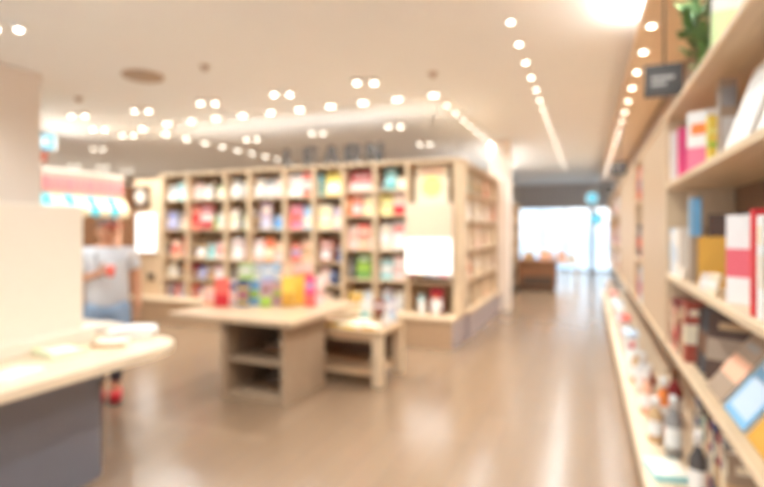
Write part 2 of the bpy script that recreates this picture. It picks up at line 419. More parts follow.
def book(label, group, w, h, t, loc, rz, col, acc=None, acc2='white', design=None, tilt=0.0, lean=0.0):
    if design is None: design = R.choice(DESIGNS[1:])
    me, g = book_mesh(w, h, t, design)
    o = link('book', me, None, loc)
    if tilt: o.location.z += abs(math.sin(tilt)) * t / 2
    if lean: o.location.z += abs(math.sin(lean)) * w / 2
    o.rotation_euler = (-tilt, lean, rz)
    if acc is None: acc = R.choice(['cream', 'white', 'yellow', 'coral', 'navy', 'pale pink', 'sky blue'])
    for k, cname in enumerate((col, acc, acc2)):
        o.material_slots[k].link = 'OBJECT'; o.material_slots[k].material = pm(cname)
    link('page_block', g, o)
    tag(o, label, 'book', group)
    return o

# ------------------------------------------------------------------ wide bookcase (front) and its plinth
YF0, YF1 = 6.65, 7.0            # front and back of the bookcase
BX = [-6.93, -6.36, -5.55, -5.08, -4.40, -3.88, -3.37, -2.86, -2.36, -1.70]
LV_A = [.39, .72, 1.07, 1.57, 2.08, 2.49]
LV_B = [.39, .83, 1.27, 1.77, 2.13, 2.49]
TB = .028
wb = empty('wide_bookcase', (-4.25, YF0, 0))
tag(wb, 'tall wide pale oak bookcase full of books, facing the tables', 'bookcase')
def loc_box(root, name, m, x0, x1, y0, y1, z0, z1, bevel=0.002):
    l = root.location
    return MB().box(x0 - l.x, x1 - l.x, y0 - l.y, y1 - l.y, z0 - l.z, z1 - l.z, bevel=bevel).build(name, m, root)
for i, x in enumerate(BX):
    if i == len(BX) - 1: loc_box(wb, 'upright', OAK_Z, x, -1.57, YF0, YF1 + .0, .39, 2.49)
    else: loc_box(wb, 'upright', OAK_Z, x - TB / 2 - .012, x + TB / 2 + .012, YF0, YF1, .39, 2.49)
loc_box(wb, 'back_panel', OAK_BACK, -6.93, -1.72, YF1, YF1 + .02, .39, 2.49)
loc_box(wb, 'top_board', OAK_X, -6.97, -1.56, YF0 - .01, YF1 + .03, 2.491, 2.53)
def levels(i): return LV_B if i >= 6 else LV_A
for i in range(9):
    a, b = BX[i] + TB / 2 + .012, BX[i + 1] - (TB / 2 + .012 if i < 8 else 0)
    for z in levels(i)[1:-1]:
        if i == 8 and z > 1.0: continue
        loc_box(wb, 'shelf', OAK_X, a, b, YF0 + .004, YF1, z - TB, z)
pl = empty('bookcase_plinth', (-4.5, 6.6, 0)); tag(pl, 'low oak plinth running under the front of the wide bookcase', 'plinth')
loc_box(pl, 'base', PLINTH_W, -7.5, -1.62, 6.32, 6.64, 0, .355)
loc_box(pl, 'base', PLINTH_W, -6.93, -1.62, 6.64, 7.02, 0, .355)
loc_box(pl, 'top_board', OAK_X, -7.52, -1.60, 6.30, 6.64, .3551, .389)
loc_box(pl, 'top_board', OAK_X, -6.95, -1.60, 6.64, 7.02, .3551, .389)

# content of the wide bookcase: (bay, row) -> items left to right.  f = cover facing out, s = spine facing out
CELLS = {
 (0, 4): [('f', 'pale grey', 'white', .15, .26), ('f', 'aqua', 'pale blue', .20, .30)],
 (0, 3): [('f', 'lavender', 'blue', .22, .30), ('s', 'charcoal', 'grey', .05, .32), ('f', 'pale pink', 'cream', .14, .2)],
 (0, 2): [('s', 'dark brown', 'tan', .05, .26), ('f', 'peach', 'coral', .2, .30), ('s', 'tan', 'cream', .05, .25), ('s', 'coral', 'red', .06, .36)],
 (0, 1): [('f', 'cream', 'white', .2, .24), ('s', 'brown', 'tan', .05, .2), ('s', 'tan', 'orange', .04, .24)],
 (0, 0): [('s', 'mauve', 'grey', .05, .2), ('s', 'navy', 'white', .05, .22), ('s', 'coral', 'cream', .05, .2), ('f', 'lavender', 'tan', .16, .22)],
 (1, 4): [('f', 'pale pink', 'ivory', .20, .27), ('f', 'ivory', 'white', .16, .22), ('s', 'dark brown', 'brown', .05, .3), ('f', 'ivory', 'pale green', .16, .2)],
 (1, 3): [('f', 'coral', 'red', .16, .38), ('f', 'crimson', 'pale pink', .27, .42), ('s', 'green', 'lime', .05, .2), ('f', 'ivory', 'aqua', .17, .26)],
 (1, 2): [('s', 'brown', 'tan', .05, .22), ('f', 'tan', 'dark brown', .2, .3), ('f', 'aqua', 'teal', .15, .24), ('f', 'pale pink', 'coral', .16, .28)],
 (1, 1): [('s', 'dark red', 'crimson', .05, .26), ('f', 'lavender', 'blue', .18, .2), ('s', 'tan', 'mustard', .05, .22), ('f', 'pale pink', 'mauve', .2, .24)],
 (1, 0): [('s', 'coral', 'orange', .05, .22), ('f', 'lilac grey', 'blue', .16, .2), ('s', 'mustard', 'tan', .05, .22), ('s', 'teal', 'navy', .05, .2), ('s', 'orange', 'white', .05, .2)],
 (2, 4): [('f', 'pale grey', 'white', .16, .3), ('f', 'grey', 'ivory', .14, .24)],
 (2, 3): [('f', 'ivory', 'pale green', .17, .32), ('s', 'dark brown', 'tan', .05, .28), ('f', 'pale green', 'cream', .12, .24)],
 (2, 2): [('f', 'white', 'pale pink', .22, .34), ('s', 'brick red', 'brown', .05, .3)],
 (2, 1): [('s', 'charcoal', 'grey', .05, .24), ('f', 'pale pink', 'ivory', .18, .25)],
 (2, 0): [('f', 'peach', 'coral', .16, .22), ('s', 'teal', 'white', .05, .2)],
 (3, 4): [('f', 'white', 'pale grey', .17, .3), ('f', 'pale grey', 'grey', .18, .28), ('f', 'ivory', 'pale pink', .14, .3)],
 (3, 3): [('s', 'brown', 'tan', .05, .3), ('f', 'mauve', 'lilac grey', .2, .42), ('f', 'sky blue', 'blue', .15, .2)],
 (3, 2): [('f', 'pale pink', 'white', .2, .32), ('f', 'orange', 'coral', .17, .34), ('f', 'peach', 'pale pink', .15, .28)],
 (3, 1): [('f', 'pale green', 'ivory', .18, .26), ('f', 'lilac grey', 'lavender', .2, .28)],
 (3, 0): [('f', 'tan', 'cream', .2, .22)],
 (4, 4): [('f', 'white', 'pale pink', .24, .34), ('f', 'coral', 'pale pink', .19, .36)],
 (4, 3): [('f', 'pink', 'coral', .21, .36), ('f', 'sky blue', 'pale blue', .16, .34)],
 (4, 2): [('f', 'coral', 'lavender', .17, .26), ('f', 'peach', 'tan', .18, .30)],
 (4, 1): [('f', 'pale pink', 'mauve', .2, .28)],
 (4, 0): [('f', 'peach', 'orange', .2, .22)],
 (5, 4): [('s', 'teal', 'sky blue', .06, .32), ('f', 'yellow', 'lemon', .25, .33)],
 (5, 3): [('f', 'cream', 'lemon', .22, .36), ('f', 'mauve', 'lilac grey', .15, .32)],
 (5, 2): [('f', 'brick red', 'pale pink', .2, .32), ('s', 'dark red', 'brown', .05, .3), ('s', 'navy', 'blue', .05, .22)],
 (5, 1): [('f', 'pale pink', 'ivory', .17, .26), ('s', 'blue', 'navy', .06, .2), ('s', 'charcoal', 'grey', .05, .18)],
 (5, 0): [('f', 'ivory', 'tan', .16, .2), ('s', 'charcoal', 'brown', .06, .22)],
 (6, 4): [('f', 'crimson', 'pale pink', .36, .28)],
 (6, 3): [('s', 'orange', 'brick red', .06, .3), ('f', 'coral', 'peach', .16, .29), ('f', 'cream', 'lemon', .17, .28)],
 (6, 2): [('f', 'pale pink', 'peach', .16, .34), ('f', 'coral', 'peach', .18, .36), ('s', 'ivory', 'tan', .04, .3)],
 (6, 1): [('s', 'charcoal', 'grey', .05, .3), ('f', 'green', 'lime', .22, .36)],
 (6, 0): [('f', 'yellow', 'mustard', .2, .24), ('f', 'pale blue', 'white', .14, .26)],
 (7, 4): [('s', 'dark brown', 'brown', .05, .26), ('f', 'teal', 'aqua', .17, .3), ('f', 'cream', 'white', .12, .17)],
 (7, 3): [('f', 'lemon', 'cream', .19, .28), ('f', 'pale pink', 'red', .18, .30)],
 (7, 2): [('f', 'ivory', 'white', .17, .36), ('f', 'white', 'coral', .19, .38)],
 (7, 1): [('f', 'aqua', 'white', .18, .3), ('f', 'pale pink', 'white', .17, .34)],
 (7, 0): [('f', 'lilac grey', 'aqua', .15, .3), ('f', 'pale grey', 'white', .13, .28)],
 (8, 0): [('s', 'white', 'aqua', .05, .24), ('f', 'dark red', 'crimson', .2, .36)],
}
ROWW = ['lowest', 'fourth', 'middle', 'second', 'top']
for (bay, row), items in sorted(CELLS.items()):
    a, b = BX[bay] + .03, BX[bay + 1] - .03
    z = levels(bay)[row] + .001
    top = levels(bay)[row + 1] - TB - .015
    tot = sum(it[3] for it in items)
    gap = max(.004, (b - a - tot) / (len(items) + 1))
    sc = min(1.0, (b - a - .004 * (len(items) + 1)) / tot)
    x = a + gap
    for k, (mode, c, acc, w, h) in enumerate(items):
        w *= sc; h = min(h, top - z)
        side = ORD[k] + ' from left' if len(items) > 1 else 'alone'
        lb = f'{c} book {"facing out" if mode == "f" else "spine out"}, {side}, {ROWW[row]} row, {ORD[bay]} bay, wide bookcase'
        if mode == 'f':
            tl = math.radians(R.uniform(4, 8)) if h < .34 else math.radians(3)
            book(lb, 'books in the wide bookcase', round(w, 2), h, .03, (x + w / 2, YF0 + .07 + R.uniform(0, .04), z), 0, c, acc, R.choice(['white', 'cream', 'pale pink']), tilt=tl)
        else:
            # spine faces the front: the book's depth runs into the shelf
            book(lb, 'books in the wide bookcase', .18, h, w * .92, (x + w / 2, YF0 + .15, z), PI / 2, c, acc, R.choice(['white', 'cream']))
        x += w + gap
# filler in the empty backs is the wood itself; big yellow poster book in the tall niche
o = book('large cream and yellow picture book facing out at the top of the tall niche', None, .48, .60, .03, (-2.03, YF0 + .10, 1.86), 0, 'cream', 'lemon', 'peach', 'disc', tilt=math.radians(3))
nb = loc_box(wb, 'shelf', OAK_X, BX[8] + .026, BX[9], YF0 + .004, YF1, 1.83, 1.858)
# display panel hung in front of the niche
dp = empty('advert_screen', (-2.03, 6.60, .90)); tag(dp, 'tall display panel, peach above and glowing white below, on the bookcase front', 'panel')
MB().box(-.33, .33, 0, .045, .0, 1.02, bevel=.004).build('board', pm('ivory'), dp)
MB().box(-.32, .32, -.004, -.0005, .54, 1.01).build('peach_print', mat('paper_blush_peach', (248, 216, 188), .5), dp)
MB().box(-.32, .32, -.006, -.0005, .06, .53).build('white_screen', POSTER_LIT, dp)
for k, c in enumerate(['red', 'mustard', 'navy', 'lavender', 'hot pink']):
    MB().box(-.27 + .11 * k, -.19 + .11 * k, -.004, -.0005, .015, .045).build('colour_mark', pm(c), dp)
# bottles and a red-labelled jar in the lowest niche
def bottle(label, loc, r, h, body, cap, group=None):
    o = MB().lathe([(r * .9, 0), (r, .006), (r, h * .62), (r * .45, h * .76), (r * .4, h * .82)], n=18).build('bottle', pm(body), None, loc)
    tag(o, label, 'bottle', group)
    MB().lathe([(r * .48, h * .82), (r * .48, h * .98), (r * .4, h)], n=18).build('cap', pm(cap), o)
    MB().lathe([(r * 1.01, h * .18), (r * 1.01, h * .5)], n=18, cap=False).build('paper_label', pm('white'), o)
    return o
bottle('small white bottle with aqua cap in the lowest niche beside a red book', (-2.12, 6.62, .39), .04, .24, 'white', 'aqua')
bottle('small orange capped white bottle in the lowest niche before a red book', (-1.93, 6.62, .39), .045, .25, 'white', 'orange')

# letters L E A R N on top of the bookcase
ls = empty('letter_sign', (-3.66, 6.8, 2.531)); tag(ls, 'grey block letters LEARN standing on top of the wide bookcase', 'sign')
STROKES = {   # each stroke: the four corners of a bar, on a cap .26 wide and .31 high
 'L': [[(-.12, 0), (-.05, 0), (-.05, .31), (-.12, .31)], [(-.05, 0), (.12, 0), (.12, .062), (-.05, .062)]],
 'E': [[(-.12, 0), (-.05, 0), (-.05, .31), (-.12, .31)], [(-.05, 0), (.12, 0), (.12, .06), (-.05, .06)], [(-.05, .125), (.10, .125), (.10, .183), (-.05, .183)], [(-.05, .25), (.12, .25), (.12, .31), (-.05, .31)]],
 'A': [[(-.145, 0), (-.07, 0), (.035, .31), (-.035, .31)], [(.145, 0), (.035, .31), (0, .21), (.07, 0)], [(-.055, .06), (.055, .06), (.04, .115), (-.04, .115)]],
 'R': [[(-.12, 0), (-.05, 0), (-.05, .31), (-.12, .31)], [(-.05, .25), (.06, .25), (.06, .31), (-.05, .31)], [(-.05, .12), (.06, .12), (.06, .18), (-.05, .18)], [(.06, .12), (.12, .15), (.12, .28), (.06, .31)], [(-.01, .12), (.06, .12), (.13, 0), (.05, 0)]],
 'N': [[(-.13, 0), (-.06, 0), (-.06, .31), (-.13, .31)], [(.06, 0), (.13, 0), (.13, .31), (.06, .31)], [(-.06, .31), (-.06, .20), (.06, 0), (.06, .11)]]}
def letter(ch, x):
    m = MB()
    for q in STROKES[ch]:
        a = [m.bm.verts.new((px_, -.025, pz)) for px_, pz in q]; b = [m.bm.verts.new((px_, .025, pz)) for px_, pz in q]
        m.bm.faces.new(a); m.bm.faces.new(list(reversed(b)))
        for k in range(4): m.bm.faces.new((a[k], a[(k + 1) % 4], b[(k + 1) % 4], b[k]))
    m.build('letter', GREYL, ls, (x, 0, 0))
for k, ch in enumerate('LEARN'): letter(ch, -.70 + .36 * k)

# framed emblem and lit poster on the wooden end wall
o = empty('framed_emblem', (-7.40, 6.645, 2.14)); tag(o, 'dark square frame with a pale round emblem above the lit poster', 'sign')
MB().box(-.19, .19, -.03, .014, -.19, .19, bevel=.006).build('frame', DARK, o)
MB().lathe([(.12, -.01), (.12, 0)], n=28).build('emblem', pm('ivory'), o, (0, -.034, 0), (PI / 2, 0, 0))
o = empty('lit_poster', (-7.26, 6.645, 1.5)); tag(o, 'glowing white poster box on the wooden end wall beside the kiosk', 'poster')
MB().box(-.24, .24, -.03, .014, -.35, .35, bevel=.004).build('frame', CREAM, o)
MB().box(-.225, .225, -.036, -.031, -.335, .335).build('lit_face', POSTER_LIT, o)
o = MB().box(-.06, .06, -.03, .014, -.06, .06, bevel=.006).build('wall_socket', DARK, None, (-7.16, 6.645, .72)); tag(o, 'small dark square box low on the wooden end wall', 'socket')

# ------------------------------------------------------------------ side bookcase (faces the aisle)
XS0, XS1 = -1.60, -1.95
sb = empty('side_bookcase', (-1.8, 8.3, 0)); tag(sb, 'tall oak bookcase facing the aisle, around the corner before the white column', 'bookcase')
SY = [7.03, 7.70, 8.37, 9.04, 9.72]
SL = [.39, .83, 1.27, 1.70, 2.11, 2.49]
for i, y in enumerate(SY): loc_box(sb, 'upright', OAK_Z, XS1, XS0, y - (.0 if i == 0 else .02), y + .02, .39, 2.49)
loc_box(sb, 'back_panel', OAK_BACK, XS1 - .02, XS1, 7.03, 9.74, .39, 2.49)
loc_box(sb, 'top_board', OAK_Y, XS1 - .02, XS0 + .01, 7.035, 9.75, 2.491, 2.53)
for i in range(4):
    for z in SL[1:-1]: loc_box(sb, 'shelf', OAK_Y, XS1, XS0 - .004, SY[i] + .021, SY[i + 1] - .021, z - TB, z)
sp = empty('side_plinth', (-1.8, 8.3, 0)); tag(sp, 'low grey lilac plinth under the aisle-facing bookcase', 'plinth')
loc_box(sp, 'base', PLINTH_G, -1.95, -1.56, 7.03, 9.74, 0, .355)
loc_box(sp, 'top_board', OAK_Y, -1.97, -1.54, 7.03, 9.75, .3551, .389)
o = loc_box(pl, 'end_panel', PLINTH_G, -1.62, -1.605, 6.32, 7.02, 0, .355, 0)
SC = [['white', 'pale pink', 'ivory'], ['ivory', 'pale pink', 'tan'], ['pale pink', 'white', 'peach'], ['tan', 'brick red', 'orange']]
SPAL = {4: ['taupe', 'teal', 'tan', 'brown', 'ivory', 'coral', 'grey', 'tan'], 3: ['white', 'white', 'pale pink', 'white', 'ivory', 'pale pink', 'white', 'coral'],
        2: ['peach', 'ivory', 'white', 'pale pink', 'white', 'ivory', 'pale pink', 'cream'], 1: ['orange', 'peach', 'tan', 'cream', 'peach', 'ivory', 'tan', 'pale pink'],
        0: ['brick red', 'taupe', 'dark red', 'tan', 'brown', 'peach', 'ivory', 'tan']}
for row in range(5):
    z = SL[row] + .001; top = SL[row + 1] - TB - .015
    for i in range(4):
        for k in range(2):
            c = SPAL[row][i * 2 + k]; y = SY[i] + .18 + .30 * k
            h = min(top - z, R.uniform(.26, .36)); w = round(R.uniform(.2, .25), 2)
            book(f'{c} book facing out, {ORD[k]} from near end, {ROWW[row]} row, {ORD[i]} bay, side bookcase', 'books in the side bookcase',
                 w, h, .03, (XS0 - .08, y, z), PI / 2, c, R.choice(['cream', 'white', 'pale pink', 'tan']), R.choice(['white', 'cream', 'coral']), tilt=math.radians(5))

# far third bookcase behind the white column
fb = empty('far_bookcase', (-1.95, 12.3, 0)); tag(fb, 'far oak bookcase along the aisle beyond the white column', 'bookcase')
FYS = [10.4, 11.4, 12.4, 13.4, 14.4]; FLV = [.15, .6, 1.0, 1.4, 1.8, 2.2]
for y in FYS: loc_box(fb, 'upright', OAK_Z, -2.1, -1.75, y - .02, y + .02, 0, 2.2)
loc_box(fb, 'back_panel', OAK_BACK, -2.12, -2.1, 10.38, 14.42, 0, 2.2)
loc_box(fb, 'top_board', OAK_Y, -2.12, -1.74, 10.37, 14.43, 2.201, 2.24)
for i in range(4):
    for z in FLV[:-1]: loc_box(fb, 'shelf', OAK_Y, -2.1, -1.755, FYS[i] + .021, FYS[i + 1] - .021, z - TB, z)
for i in range(2, 4):
    for r in range(5):
        c = R.choice(['ivory', 'pale pink', 'teal', 'tan', 'white', 'brick red', 'lavender'])
        book(f'{c} book facing out on the {ROWW[r]} shelf of the {ORD[i]} bay, far bookcase', 'books in the far bookcase', .3, .3, .03, (-1.84, FYS[i] + .5, FLV[r] + .001), PI / 2, c, 'white', 'cream', tilt=math.radians(5))

def uplight(lb, x0, x1, y0, y1, z, energy):  # strips added on furniture tops to brighten the ceiling
    o = MB().box(x0, x1, y0, y1, z, z + .03, bevel=.003).build('added_uplight_strip', WHITE); tag(o, lb, 'uplight', 'added uplight strips on top of furniture')
    MB().box(x0 + .01, x1 - .01, y0 + .01, y1 - .01, z + .0301, z + .034).build('diffuser', PANEL_L, o)
    a = bpy.data.lights.new('added_uplight_lamp', 'AREA'); a.shape = 'RECTANGLE'; a.size = x1 - x0 - .02; a.size_y = y1 - y0 - .02; a.energy = energy; a.color = (.95, .98, 1)
    link('lamp_source', a, o, ((x0 + x1) / 2, (y0 + y1) / 2, z + .04), (PI, 0, 0))
uplight('long added uplight strip lying on top of the wide bookcase behind the letters', -6.8, -2.1, 6.93, 7.0, 2.531, 5)
uplight('added uplight strip lying on top of the far bookcase', -2.1, -2.03, 10.5, 14.3, 2.241, 10)
# ------------------------------------------------------------------ display table with open cabinet
dt = empty('display_table', (-3.0, 4.2, 0)); tag(dt, 'taupe display table with open two-shelf cabinet base, books along the top', 'table')
loc_box(dt, 'table_top', wood('table_top_oak', (206, 178, 146), (194, 164, 132), axis='X', rough=.32), -3.72, -2.33, 3.64, 5.02, .71, .76, .006)
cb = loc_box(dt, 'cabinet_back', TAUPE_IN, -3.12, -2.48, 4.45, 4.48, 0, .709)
loc_box(dt, 'side_panel', TAUPE, -3.15, -3.08, 3.72, 4.449, 0, .709)
loc_box(dt, 'side_panel', TAUPE, -2.50, -2.455, 3.72, 4.449, 0, .709)
loc_box(dt, 'cabinet_base', TAUPE, -3.079, -2.501, 3.73, 4.449, 0, .06)
loc_box(dt, 'shelf', TAUPE, -3.079, -2.501, 3.735, 4.449, .34, .375)
loc_box(dt, 'rear_post', TAUPE, -3.3, -3.2, 4.86, 4.96, 0, .709)
for c, k, z in [('brown', 0, .376), ('dark brown', 0, .061)]:
    book(f'{c} book lying in the {"upper" if z > .2 else "lower"} opening of the display table cabinet', 'books inside the table cabinet', .3, .05, .22, (-2.78, 4.2, z), .2, c, 'tan', 'tan', 'plain')
# books on the display table: rows read off the photograph, front row then a taller row behind
TZ = .761
def tbook(px, Y, w, h, c, acc, acc2, design, lb, rz=0.0, t=.05, z=TZ, tilt=0.0):
    a = (px - CX) / FPX; d = Y / (CT + ST * a)
    return book(lb, 'books on the display table', w, h, t, (d * (CT * a - ST), Y, z), rz, c, acc, acc2, design, tilt)
FT = [(210, .13, .20, 'peach', 'pale pink', 'white', 'band'), (222, .14, .29, 'coral', 'red', 'coral', 'half'), (234, .10, .25, 'pale blue', 'navy', 'white', 'title'),
      (243, .11, .27, 'navy', 'yellow', 'orange', 'stripes'), (254, .11, .25, 'sky blue', 'lime', 'navy', 'band'), (266, .115, .24, 'mauve', 'lime', 'brown', 'half'),
      (277, .115, .24, 'mauve', 'lime', 'tan', 'disc')]
for k, (px, w, h, c, a1, a2, ds) in enumerate(FT):
    tbook(px, 4.09 + (px - 210) * .0042 + .08 * ((k + 1) % 2), w * 1.04, h, c, a1, a2, ds, f'{c} book facing out on the display table, {ORD[k]} from left of front row', rz=.4, tilt=.06, t=.035)
FT2 = [(288, .13, .31, 'yellow', 'mustard', 'yellow', 'half'), (299, .13, .31, 'yellow', 'lemon', 'yellow', 'plain'), (310, .11, .30, 'hot pink', 'coral', 'lavender', 'half'), (319, .09, .29, 'white', 'pale pink', 'cream', 'band')]
for k, (px, w, h, c, a1, a2, ds) in enumerate(FT2):
    side = 'left' if k == 0 else 'right'
    ex = f'{c} book standing on the display table beside the pink one' if k else f'{c} book standing on the display table next to the mauve books'
    if k == 1: ex = 'plain yellow book standing on the display table between yellow and pink books'
    tbook(px, 4.09 + (px - 210) * .0042 + .09 * (k % 2), w, h, c, a1, a2, ds, ex if k != 2 else 'hot pink book standing near the right end of the display table', rz=.4, t=.045, tilt=.05)
riser = empty('table_riser', (-3.24, 4.71, TZ), .4); tag(riser, 'low oak riser on the display table under the back row of books', 'stand')
MB().box(-.43, .45, -.12, .12, .12, .15, bevel=.003).build('riser_top', OAK_X, riser)
for s in (-1, 1): MB().box(s * .41 - .015, s * .41 + .015, -.11, .11, 0, .1195).build('riser_leg', OAK_X, riser)
BT = [(246, .16, 'pale green', 'lime'), (258, .14, 'lilac grey', 'white'), (268, .14, 'pale blue', 'lavender'), (277, .12, 'sky blue', 'white'), (287, .13, 'peach', 'cream'), (297, .13, 'pale pink', 'mauve'), (307, .12, 'pale pink', 'coral')]
for k, (px, w, c, a1) in enumerate(BT):
    tbook(px, 4.37 + (px - 210) * .0044 + .075 * (k % 2), w, .27 - .008 * (k % 3), c, a1, 'white', R.choice(['band', 'half', 'title']), f'{c} book on the riser behind, {ORD[k]} from left of back row', z=TZ + .151, rz=.4, t=.03, tilt=.05)

# ------------------------------------------------------------------ low bench table beside it
bt = empty('low_table', (-2.15, 4.75, 0)); tag(bt, 'low oak table with lower shelf tucked beside the display table', 'table')
TT = wood('low_table_oak', (204, 172, 136), (190, 156, 120), axis='Y')
loc_box(bt, 'table_top', TT, -2.95, -1.86, 4.50, 5.16, .50, .555, .004)
for x, y in ((-2.95, 4.51), (-1.965, 4.51), (-2.95, 5.06), (-1.965, 5.06)):
    loc_box(bt, 'leg', OAK_Z, x, x + .10, y, y + .095, 0, .499, .004)
loc_box(bt, 'apron', TT, -2.849, -1.966, 4.53, 4.55, .44, .499, .002)
loc_box(bt, 'lower_shelf', TT, -2.849, -1.966, 4.54, 5.12, .10, .15, .003)
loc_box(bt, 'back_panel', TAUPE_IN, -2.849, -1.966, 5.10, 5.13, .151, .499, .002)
LT = [(-2.24, 4.66, 'yellow', 0), (-2.04, 4.67, 'mustard', .1), (-2.26, 4.90, 'lemon', -.1), (-2.44, 4.68, 'yellow', .05)]
for k, (x, y, c, rz) in enumerate(LT):
    book(f'{c} book laid flat on the low table, {ORD[k]} of the flat ones', 'flat books on the low table', .16, .03, .20, (x, y, .556), rz, c, 'cream', 'white', 'plain')
LB = [(-2.30, 5.09, 'white', 'aqua', .2), (-2.13, 5.09, 'dark red', 'brown', .22), (-1.99, 5.09, 'lilac grey', 'pale blue', .24)]
for k, (x, y, c, a1, h) in enumerate(LB):
    book(f'{c} book standing at the back of the low table', 'upright books on the low table', .115, h, .04, (x, y, .556), .15, c, a1, 'white', 'half', tilt=.08)
bottle('pale grey bottle standing on the low table near its front corner', (-1.93, 4.80, .556), .035, .2, 'pale grey', 'white')

# ------------------------------------------------------------------ left counter
ct = empty('service_counter', (-3.5, 1.6, 0)); tag(ct, 'pale topped counter with rounded corner and blue-grey steel base', 'counter')
pts = [(-4.7, .2), (-2.50, .2), (-2.50, 2.36), (-2.515, 2.46), (-2.555, 2.55), (-2.62, 2.62), (-2.70, 2.66), (-3.76, 2.94), (-4.7, 3.0)]
MB().prism([(x + 3.5, y - 1.6) for x, y in pts], .745, .80, bevel=.006).build('counter_top', COUNTERTOP, ct)
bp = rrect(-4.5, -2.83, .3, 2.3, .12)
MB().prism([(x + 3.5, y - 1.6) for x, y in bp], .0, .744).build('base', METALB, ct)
MB().prism([(x + 3.5, y - 1.6) for x, y in rrect(-4.52, -2.80, .28, 2.32, .12)], .60, .7435, bevel=.004).build('apron', wood('apron_oak', (222, 194, 160), (208, 178, 144), axis='Y'), ct) if False else None
sc = empty('counter_screen', (-3.3, 1.6, .801)); tag(sc, 'thick cream upright screen standing on the counter', 'screen')
MB().box(-.14, .14, -1.1, .76, .0, .91, bevel=.008).build('panel', CREAM, sc)
MB().box(.141, .2, -1.1, .80, .0, .09, bevel=.006).build('foot_ledge', CREAM, sc)
# things on the counter
def flatbook(lb, p, w, l, t, rz, c, acc):
    o = empty('booklet', (p.x, p.y, p.z), rz); tag(o, lb, 'book')
    MB().box(-w / 2, w / 2, -l / 2, l / 2, 0, .003).build('back_cover', pm(c), o)
    MB().box(-w / 2 + .004, w / 2 - .003, -l / 2 + .003, l / 2 - .003, .0031, t - .003).build('page_block', PAGES, o)
    MB().box(-w / 2, w / 2, -l / 2, l / 2, t - .0029, t).build('front_cover', pm(c), o)
    MB().box(-w / 2 + .02, w / 2 - .02, -l / 2 + .03, l / 2 - .03, t + .0001, t + .0008).build('cover_print', pm(acc), o)
    return o
flatbook('pale green booklet lying flat on the counter before the screen', at_z(60, 354, .801), .2, .28, .03, 1.35, 'pale green', 'white')
flatbook('white booklet lying at the near edge of the counter', at_z(14, 377, .801), .16, .22, .02, .3, 'white', 'ivory')
def papers(lb, p, rz, n=4):
    o = empty('paper_stack', (p.x, p.y, p.z), rz); tag(o, lb, 'papers')
    for k in range(n):
        m = MB(); L, W = .30, .22; nx = 8
        for j in range(nx):
            x0 = -L / 2 + L * j / nx; x1 = x0 + L / nx
            z0 = .012 * k + .016 * math.sin(3 * j / nx) * (k + 1) / n; z1 = .012 * k + .016 * math.sin(3 * (j + 1) / nx) * (k + 1) / n
            V = [m.bm.verts.new(q) for q in ((x0, -W / 2, z0), (x1, -W / 2, z1), (x1, W / 2, z1), (x0, W / 2, z0), (x0, -W / 2, z0 + .011), (x1, -W / 2, z1 + .011), (x1, W / 2, z1 + .011), (x0, W / 2, z0 + .011))]
            for f in ((3, 2, 1, 0), (4, 5, 6, 7), (0, 1, 5, 4), (1, 2, 6, 5), (2, 3, 7, 6), (3, 0, 4, 7)): m.bm.faces.new([V[i] for i in f])
        m.build('sheet', WHITE if k % 2 else pm('ivory'), o, (.02 * (k % 2), .015 * k, 0), (0, 0, .12 * k))
papers('loose heap of white papers at the rounded end of the counter', at_z(128, 337, .801), .5)
papers('smaller heap of white papers beside the cream screen', at_z(98, 331, .801), 1.2, 3)
book('tan book lying between papers on the counter', None, .2, .03, .16, at_z(112, 345, .801), .6, 'tan', 'cream', 'white', 'plain')

# ------------------------------------------------------------------ kiosk with striped awning
kk = empty('kiosk', (-7.9, 5.4, 0)); tag(kk, 'small kiosk with striped aqua awning and pink sign board behind the person', 'kiosk')
KX = -7.6
loc_box(kk, 'back_wall', BROWN, -8.8, -8.75, 3.8, 7.8, 0, 2.46)
loc_box(kk, 'counter', BROWN, -7.9, KX, 3.85, 6.35, 0, .9)
for y in (3.8, 6.3): loc_box(kk, 'post', pm('peach'), -7.72, KX, y, y + .08, .0, 2.46)
fs = loc_box(kk, 'sign_board', mat('sign_blush', (188, 160, 142), .6), -7.72, KX + .02, 3.78, 6.42, 2.10, 2.46)
# pink lettering strokes on the board (unreadable in the photo: a row of coloured strokes)
lt_ = MB()
y = 5.0
for wv in (.16, .12, .2, .1, .18, .14, .16, .12):
    lt_.box(KX + .021 + 7.9, KX + .027 + 7.9, y - 5.4, y + wv - 5.4, 2.17, 2.38, bevel=.0); y += wv + .03
lt_.build('sign_marks', mat('sign_pink', (226, 130, 132), .6), fs)
loc_box(kk, 'roof', pm('ivory'), -8.8, KX + .02, 3.78, 6.42, 2.4605, 2.50)
aw = MB(); nst = 14; y0, y1 = 3.8, 6.42
for k in range(nst):
    a0 = y0 + (y1 - y0) * k / nst - 5.4; a1 = y0 + (y1 - y0) * (k + 1) / nst - 5.4; mi = k % 2
    prof = [(-7.60, 2.12), (-7.44, 1.90), (-7.44, 1.80)]
    for (xa, za), (xb, zb) in zip(prof, prof[1:]):
        aw.quad([(xa + 7.9, a0, za), (xa + 7.9, a1, za), (xb + 7.9, a1, zb), (xb + 7.9, a0, zb)], mi)
        if zb == 1.80:
            m_ = (a0 + a1) / 2; aw.bm.faces.new([aw.bm.verts.new(v) for v in ((-7.44 + 7.9, a0, 1.80), (-7.44 + 7.9, a1, 1.80), (-7.44 + 7.9, m_, 1.76))]).material_index = mi
ao = aw.build('awning', [pm('aqua'), pm('lemon')], kk)
ao.data.materials[0] = mat('awning_aqua', (84, 190, 204), .7); ao.data.materials[1] = mat('awning_cream', (228, 208, 170), .7)
sm = ao.modifiers.new('thick', 'SOLIDIFY'); sm.thickness = .006
